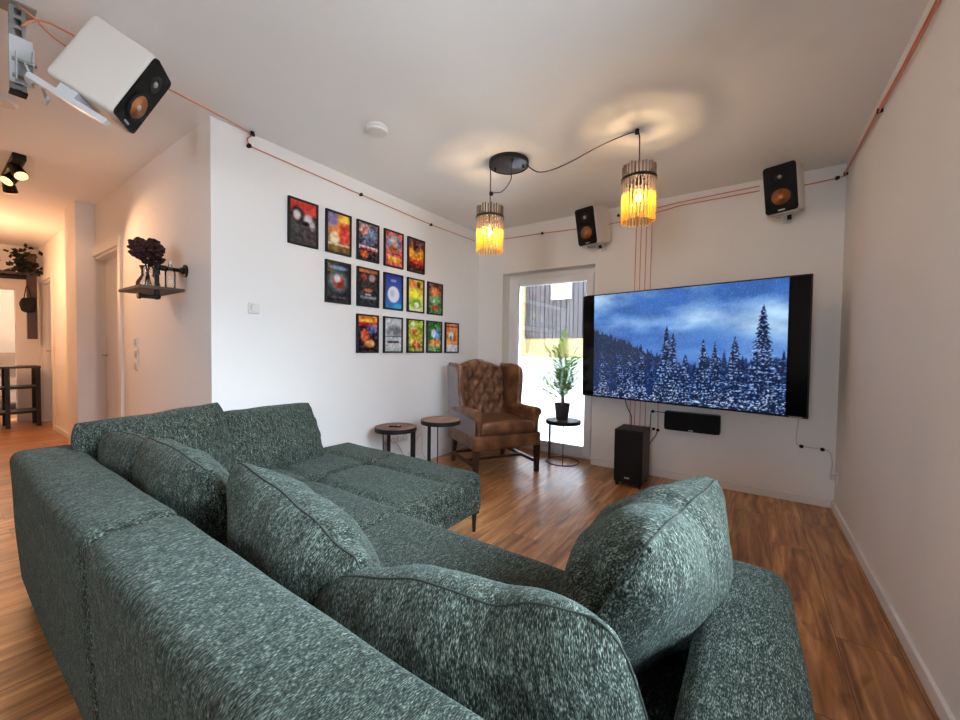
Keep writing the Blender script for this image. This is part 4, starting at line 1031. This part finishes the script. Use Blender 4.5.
cable('copper cable along the back wall from the left corner to the middle loudspeaker', [(L+o_, D-o_, 2.388), (-1.856, D-o_, 2.372), (-1.35, D-o_, 2.35), (-1.168, D-o_, 2.345), (-0.90, D-o_, 2.365)])
cable('upper of the two copper cables between the right pendant lamp and the right loudspeaker', [(-0.95, D-o_, 2.405), (-0.546, D-o_, 2.435), (0.02, D-o_, 2.448)])
cable('lower of the two copper cables between the right pendant lamp and the right loudspeaker', [(-0.90, D-o_, 2.365), (-0.748, D-o_, 2.378), (-0.546, D-o_, 2.405), (0.02, D-o_, 2.41)])
cable('short copper cable from the right loudspeaker to the right corner', [(0.18, D-o_, 2.39), (0.326, D-o_, 2.394), (0.476, D-o_, 2.402), (R-o_, D-o_, 2.406)])
cable('upper copper cable running along the right wall below the ceiling', [(R-o_, D-o_, 2.418), (R-o_, 2.9, 2.412), (R-o_, 2.5, 2.40), (R-o_, 1.2, 2.42)])
cable('lower copper cable running along the right wall below the ceiling', [(R-o_, D-o_, 2.406), (R-o_, 2.9, 2.397), (R-o_, 2.5, 2.378), (R-o_, 1.2, 2.395)])
for k, x in enumerate((-0.905, -0.862, -0.816, -0.770)):
    cable('%s of the four vertical copper cables running down behind the television' % ('leftmost', 'second from the left', 'second from the right', 'rightmost')[k],
          [(x+0.004, D-o_, 2.38 - 0.004*k), (x, D-o_, 1.75), (x-0.012, D-o_, 0.66), (x-0.015, D-o_, 0.10)], r=0.0038)
cable('short copper cable dropping from the television beside the centre loudspeaker', [(-0.676, D-o_, 0.9), (-0.676, D-o_, 0.65), (-0.672, D-o_, 0.425)], r=0.0035)
cable('black cable looping from the television to the subwoofer top', [(-0.98, D-o_, 0.74), (-0.94, D-0.05, 0.62), (-0.87, 3.64, 0.56), (-0.845, 3.55, 0.50), (-0.84, 3.52, 0.478)], sub=5, mat='blackcord', name='signal_cable', r=0.004)
cable('black cable curling from the centre loudspeaker clip down to the subwoofer', [(-0.60, D-o_, 0.585), (-0.72, D-o_, 0.59), (-0.735, D-o_, 0.55), (-0.738, D-0.03, 0.40), (-0.74, D-0.05, 0.33)], sub=5, mat='blackcord', name='signal_cable', r=0.0035)
cable('black cable slanting from the lower wall clip behind the subwoofer', [(-0.672, D-o_, 0.425), (-0.69, D-0.03, 0.37), (-0.73, D-0.05, 0.30), (-0.75, D-0.06, 0.2)], sub=5, mat='blackcord', name='signal_cable', r=0.0035)
cable('thin pale cable dropping below the right end of the television toward the corner socket', [(0.308, D-o_, 0.72), (0.308, D-o_, 0.60), (0.300, D-o_, 0.46), (0.335, D-o_, 0.435), (0.45, D-o_, 0.425), (0.495, D-o_, 0.41), (R-0.02, D-0.03, 0.33), (R-0.04, 3.70, 0.26)], sub=4, mat='whitecord', name='power_cord', r=0.003)
clip(L, 1.226, 2.41, 'black cable clip on the left wall nearest the hallway corner')
clip(L+0.03, 1.24, H, 'black cable clip on the ceiling above the poster wall corner', 'z')
clip(L, 2.098, 2.389, 'black cable clip above the second poster of the top row')
clip(L, 2.953, 2.372, 'black cable clip above the last poster of the top row')
clip(-1.856, D, 2.372, 'black cable clip on the back wall above the balcony door', 'y')
clip(-1.066, D, 2.415, 'black cable clip on the back wall between loudspeaker and right pendant lamp', 'y')
clip(-0.748, D, 2.378, 'black cable clip beside the four vertical copper cables', 'y')
clip(0.476, D, 2.402, 'black cable clip on the back wall close to the right corner', 'y')
clip(R, 3.77, 2.412, 'black cable clip on the right wall in the corner', '-x')
clip(R, 2.878, 2.404, 'black cable clip halfway along the right wall', '-x')
clip(-0.718, D, 0.59, 'black cable clip left of the centre loudspeaker', 'y')
clip(-0.672, D, 0.425, 'black cable clip between subwoofer and centre loudspeaker, lower right of two', 'y')
clip(-0.708, D, 0.43, 'black cable clip touching the subwoofer side at half height', 'y')
clip(0.331, D, 0.432, 'left black cable clip below the right end of the television', 'y')
clip(0.452, D, 0.427, 'right black cable clip below the right end of the television', 'y')

# ------------------------------------------------------------------ hallway
def hall_spot():
    t = thing('ceiling_spotlight', 'black ceiling spotlight bar with warm glowing spots in the hallway', 'spotlight', (-4.72, 0.44, H))
    obj('bar', MB().rbox((-0.34, -0.035, -0.045), (0.34, 0.035, 0), 0.008, step=.2), 'black', t, smooth=True)
    for k, (x, dirv) in enumerate(((0.20, (0.9, 0.42, -1.15)), (-0.02, (0.35, -0.55, -0.75)), (-0.26, (-0.5, 0.2, -0.8)))):
        d = Vector(dirv).normalized(); p = Vector((x, 0.0, -0.085)); a = p - d*0.05; b = p + d*0.06
        hd = obj('spot_head', MB().cyl(a, b, 0.032, 0.042, 24, True), 'black', t, smooth='auto')
        obj('spot_lens', MB().cyl(b, b+d*0.004, 0.036, n=24), 'spotglow', hd)
        obj('spot_stem', MB().cyl(p, (x, 0, -0.04), 0.008), 'black', t)
        ld = bpy.data.lights.new('hall_spot_light', 'SPOT'); ld.energy = 24 if k == 0 else 5; ld.color = (1.0, 0.55, 0.28); ld.spot_size = math.radians(110); ld.spot_blend = 0.8; ld.shadow_soft_size = 0.03
        lo = bpy.data.objects.new('spot_beam', ld); C.objects.link(lo); lo.parent = t; lo.location = b + d*0.03; lo.rotation_euler = d.to_track_quat('-Z', 'Y').to_euler()
hall_spot()
def add_light(name, kind, loc, e, col, size=0.1, rot=None, **kw):
    ld = bpy.data.lights.new(name, kind); ld.energy = e; ld.color = col
    if kind == 'AREA':
        ld.shape = 'RECTANGLE'; ld.size = kw['w']; ld.size_y = kw['h']
        if kw.get('portal'): ld.cycles.is_portal = True
    else: ld.shadow_soft_size = size
    o = bpy.data.objects.new(name, ld); C.objects.link(o); o.location = loc
    if rot: o.rotation_euler = rot
    return o
add_light('hall_fill_light', 'POINT', (-6.9, 0.30, 1.9), 14, (1.0, 0.52, 0.26), 0.12)  # unseen warm light added for the hallway glow, no fixture
add_light('bedroom_lamp', 'POINT', (-10.0, 0.5, 2.2), 16, (1.0, 0.70, 0.45), 0.15)

# pipe shelf with vase
SZ_ = 1.492
sf = thing('pipe_shelf', 'dark board shelf on black iron pipe brackets on the hallway wall', 'shelf', (-3.2, NY, SZ_))
obj('board', MB().box(-3.42, -3.0, 0.755, 0.985, SZ_-0.018, SZ_), 'boardwood', sf, bevel=0.002, world=True)
for x in (-3.07,):
    zt = 1.618; yo = 0.86; 
    b = obj('pipe_bracket', MB().tube([(x, NY-0.012, zt), (x, yo+0.02, zt), (x, yo, zt-0.015), (x, yo, SZ_-0.05), (x, yo-0.014, SZ_-0.062), (x, 0.775, SZ_-0.062)], 0.0125, n=12), 'pipe', sf, smooth=True, world=True)
    fl = obj('flange', MB().cyl((x, NY, zt), (x, NY-0.010, zt), 0.042, n=28).cyl((x, NY-0.01, zt), (x, NY-0.03, zt), 0.02, n=20), 'pipe', b, smooth='auto'); fl.data.transform(Matrix.Translation(-sf.location))
    el = obj('elbow', MB().sphere((x, yo+0.003, zt-0.003), 0.020, 14).cyl((x, yo+0.05, zt), (x, yo+0.02, zt), 0.018, n=16).cyl((x, yo, zt-0.02), (x, yo, zt-0.045), 0.018, n=16).sphere((x, yo, SZ_-0.058), 0.02, 14).cyl((x, 0.78, SZ_-0.062), (x, 0.765, SZ_-0.062), 0.019, n=16), 'pipe', b, smooth='auto'); el.data.transform(Matrix.Translation(-sf.location))
vs_ = thing('glass_vase', 'clear glass vase holding dark red flowers on the pipe shelf', 'vase', (-3.25, 0.865, SZ_))
obj('vase_body', MB().lathe([(0.001, 0.0), (0.055, 0.0), (0.066, 0.012), (0.06, 0.05), (0.036, 0.09), (0.034, 0.12), (0.046, 0.15), (0.043, 0.15), (0.031, 0.12), (0.033, 0.09), (0.056, 0.05), (0.06, 0.014), (0.001, 0.006)], n=28), 'vase', vs_, smooth=True)
fb = thing('flower_bouquet', 'bunch of dark red hydrangea flowers standing in the glass vase', 'flowers', (-3.25, 0.865, SZ_+0.02))
for k, (dx, dy, dz) in enumerate(((-0.11, 0.0, 0.235), (-0.03, -0.03, 0.265), (0.05, 0.0, 0.25), (0.14, -0.02, 0.215), (-0.06, 0.04, 0.20), (0.17, -0.07, 0.20))):
    st_ = obj('flower_stem', MB().tube([(0.02*math.cos(k), 0.02*math.sin(k), 0), (dx*0.15, dy*0.2, 0.11), (dx*0.9, dy*0.9, dz-0.02)], 0.003, n=5, sub=4), 'leafdark', fb)
    m = MB(); rr = 0.062
    for q in range(64):
        v = Vector((random.gauss(0,1), random.gauss(0,1), random.gauss(0,1))).normalized()
        m.sphere(Vector((dx, dy, dz))+Vector((v.x, v.y, v.z*0.8))*rr*random.uniform(.7, 1), 0.015, 6, (1, 1, .7))
    obj('flower_head', m, 'petal', st_)
dk = thing('small_bottle', 'small dark bottle with a bright cap at the right end of the pipe shelf', 'bottle', (-3.04, 0.92, SZ_))
obj('body', MB().lathe([(0.001, 0), (0.026, 0), (0.028, 0.01), (0.028, 0.10), (0.012, 0.13), (0.011, 0.15)], n=20), 'vase', dk, smooth=True)
obj('cap', MB().cyl((0,0,0.15), (0,0,0.17), 0.012, n=16), 'silver', dk, smooth='auto')

# coat rack with plant, bench, far room
cr = thing('coat_rack', 'dark wall rack of black posts and pipe rail at the end of the hallway', 'coat rack', (-8.2, 0.9, 0))
obj('post', MB().box(-8.24, -8.16, 0.862, 0.955, 1.185, 2.36), 'darkwood', cr, world=True, bevel=0.003)
obj('rail', MB().cyl((-8.2, 0.90, 2.03), (-8.2, 0.30, 2.0), 0.03, n=14), 'pipe', cr, world=True, smooth='auto')
obj('rail', MB().cyl((-8.2, 0.87, 2.20), (-8.2, 0.62, 2.02), 0.012, n=10), 'pipe', cr, world=True, smooth='auto')
obj('shelf_board', MB().box(-8.32, -8.12, 0.30, 0.96, 2.055, 2.085), 'darkwood', cr, world=True)
pl = thing('trailing_plant', 'dark leafy plant standing on the rack at the hallway end', 'plant', (-8.2, 0.87, 2.085))
m = MB()
for q in range(190):
    p = Vector((random.gauss(0, .05), random.gauss(-.02, .06), abs(random.gauss(0.02, .15)))); d = Vector((random.gauss(0,1), random.gauss(0,1), random.gauss(0,1))).normalized()*0.08; n_ = d.orthogonal().normalized()*0.028
    m.add([p, p+d*.5+n_, p+d, p+d*.5-n_, p+d*.5+d.cross(n_)*0.2], [(0,1,4),(1,2,4),(2,3,4),(3,0,4)])
obj('foliage', m, 'leafdark', pl)
obj('pot', MB().lathe([(0.001, 0), (0.05, 0), (0.065, 0.09), (0.001, 0.08)], n=20), 'matblack', pl, smooth='auto')
bg = thing('hanging_bag', 'black cloth bag hanging from the hallway rack post', 'bag', (-8.12, 0.87, 1.55))
def bagfn(w): return soft(0.03, 9)(w)
obj('bag_body', MB().rbox((-0.03, -0.075, 0.0), (0.03, 0.075, 0.20), 0.025, step=0.03, fn=bagfn), 'cloth', bg, smooth=True)
obj('strap', MB().tube([(0, -0.04, 0.18), (0, -0.01, 0.36), (0.0, 0.03, 0.18)], 0.006, n=6, sub=5), 'cloth', bg, smooth=True)
bn = thing('shoe_bench', 'dark slatted bench with two lower shelves at the end of the hallway', 'bench', (-8.15, 0.62, 0))
obj('top', MB().box(-8.36, -7.96, 0.30, 0.955, 0.79, 0.82), 'darkwood', bn, world=True, bevel=0.003)
for z_ in (0.545, 0.215): obj('shelf', MB().box(-8.35, -7.97, 0.32, 0.94, z_-0.03, z_), 'blackmetal', bn, world=True)
for x in (-8.34, -7.98):
    for y in (0.32, 0.93, 0.66): obj('leg', MB().box(x-0.02, x+0.02, y-0.02, y+0.02, 0, 0.79), 'blackmetal', bn, world=True)
sb = thing('grey_sofa', 'grey upholstered seat glimpsed through the far doorway', 'sofa', (-10.2, 0.6, 0))
obj('seat', MB().rbox((-10.7, -0.6, 0.15), (-9.8, 1.5, 0.55), 0.06, step=.1, fn=soft(.01)), 'bed', sb, smooth=True, world=True)
obj('backrest', MB().rbox((-10.95, -0.6, 0.15), (-10.6, 1.5, 0.95), 0.08, step=.1, fn=soft(.01)), 'bed', sb, smooth=True, world=True)

# ------------------------------------------------------------------ daylight and camera
wd = bpy.data.worlds.new('World'); bpy.context.scene.world = wd; wd.use_nodes = True
nt = wd.node_tree; bgn = nt.nodes['Background']
tc = N(nt, 'ShaderNodeTexCoord'); sx_ = N(nt, 'ShaderNodeSeparateXYZ'); nt.links.new(tc.outputs['Generated'], sx_.inputs[0])
rp_ = ramp(nt, [(0.40, srgb(182, 187, 192)), (0.5, srgb(220, 231, 244)), (0.9, srgb(190, 214, 244))])
mr = N(nt, 'ShaderNodeMapRange'); mr.inputs['From Min'].default_value = -1; nt.links.new(sx_.outputs['Z'], mr.inputs['Value'])
nt.links.new(mr.outputs['Result'], rp_.inputs['Fac']); nt.links.new(rp_.outputs['Color'], bgn.inputs['Color'])
bgn.inputs['Strength'].default_value = 9.3
add_light('portal_balcony', 'AREA', ((DX0+DX1)/2, D+0.24, DZ/2), 1, (1,1,1), rot=(-PI/2, 0, 0), w=DX1-DX0, h=DZ, portal=True)
add_light('daylight_window', 'AREA', (-0.45, YF-0.16, 1.55), 22, (0.95, 0.95, 1.0), rot=(PI/2, 0, 0), w=0.85, h=1.05)  # area light added outside the unseen rear window to boost daylight
add_light('daylight_window', 'AREA', (R+0.16, (WY0+WY1)/2, 1.57), 3, (0.72, 0.88, 1.0), rot=(0, PI/2, 0), w=1.4, h=1.25)  # area light added outside the right-wall window to strengthen its daylight

sk = add_light('hazy_sun', 'SUN', (0, 8, 6), 250.0, (0.72, 0.88, 1.0)); sk.data.angle = math.radians(60)
sk.rotation_euler = Vector((-0.35, -0.80, -0.50)).to_track_quat('-Z', 'Y').to_euler()

sr = add_light('sofa_arm_fill_sun', 'SUN', (4, 1, 4), 9.0, (0.85, 0.94, 1.0)); sr.data.angle = math.radians(50)  # second sun added through the side window to brighten the sofa arm
sr.rotation_euler = Vector((-0.80, -0.05, -0.60)).to_track_quat('-Z', 'Y').to_euler()
f, yaw, pitch, roll, ch_ = 390.25, 0.6068, 0.0283, 0.0139, 1.1342
cy, sy, cp, sp_ = math.cos(yaw), math.sin(yaw), math.cos(pitch), math.sin(pitch)
F = Vector((-sy*cp, cy*cp, -sp_)); r0 = Vector((cy, sy, 0)); u0 = r0.cross(F)
rv = r0*math.cos(roll)+u0*math.sin(roll); uv = -r0*math.sin(roll)+u0*math.cos(roll)
cam = bpy.data.cameras.new('camera'); co = bpy.data.objects.new('camera', cam); C.objects.link(co)
mw = Matrix((rv, uv, -F)).transposed().to_4x4(); mw.translation = Vector((0, 0, ch_)); co.matrix_world = mw
cam.sensor_fit = 'HORIZONTAL'; cam.sensor_width = 36.0; cam.lens = f/960*36; cam.clip_start = 0.02
sc = bpy.context.scene; sc.camera = co
sc.view_settings.view_transform = 'Standard'; sc.view_settings.look = 'None'; sc.view_settings.gamma = 1.0; sc.view_settings.use_curve_mapping = False
sc.view_settings.exposure = 0.86
sc.cycles.use_denoising = True
sc.cycles.max_bounces = 10; sc.cycles.diffuse_bounces = 6; sc.cycles.transparent_max_bounces = 24; sc.cycles.transmission_bounces = 6
sc.cycles.caustics_reflective = False; sc.cycles.caustics_refractive = False; sc.cycles.sample_clamp_indirect = 6
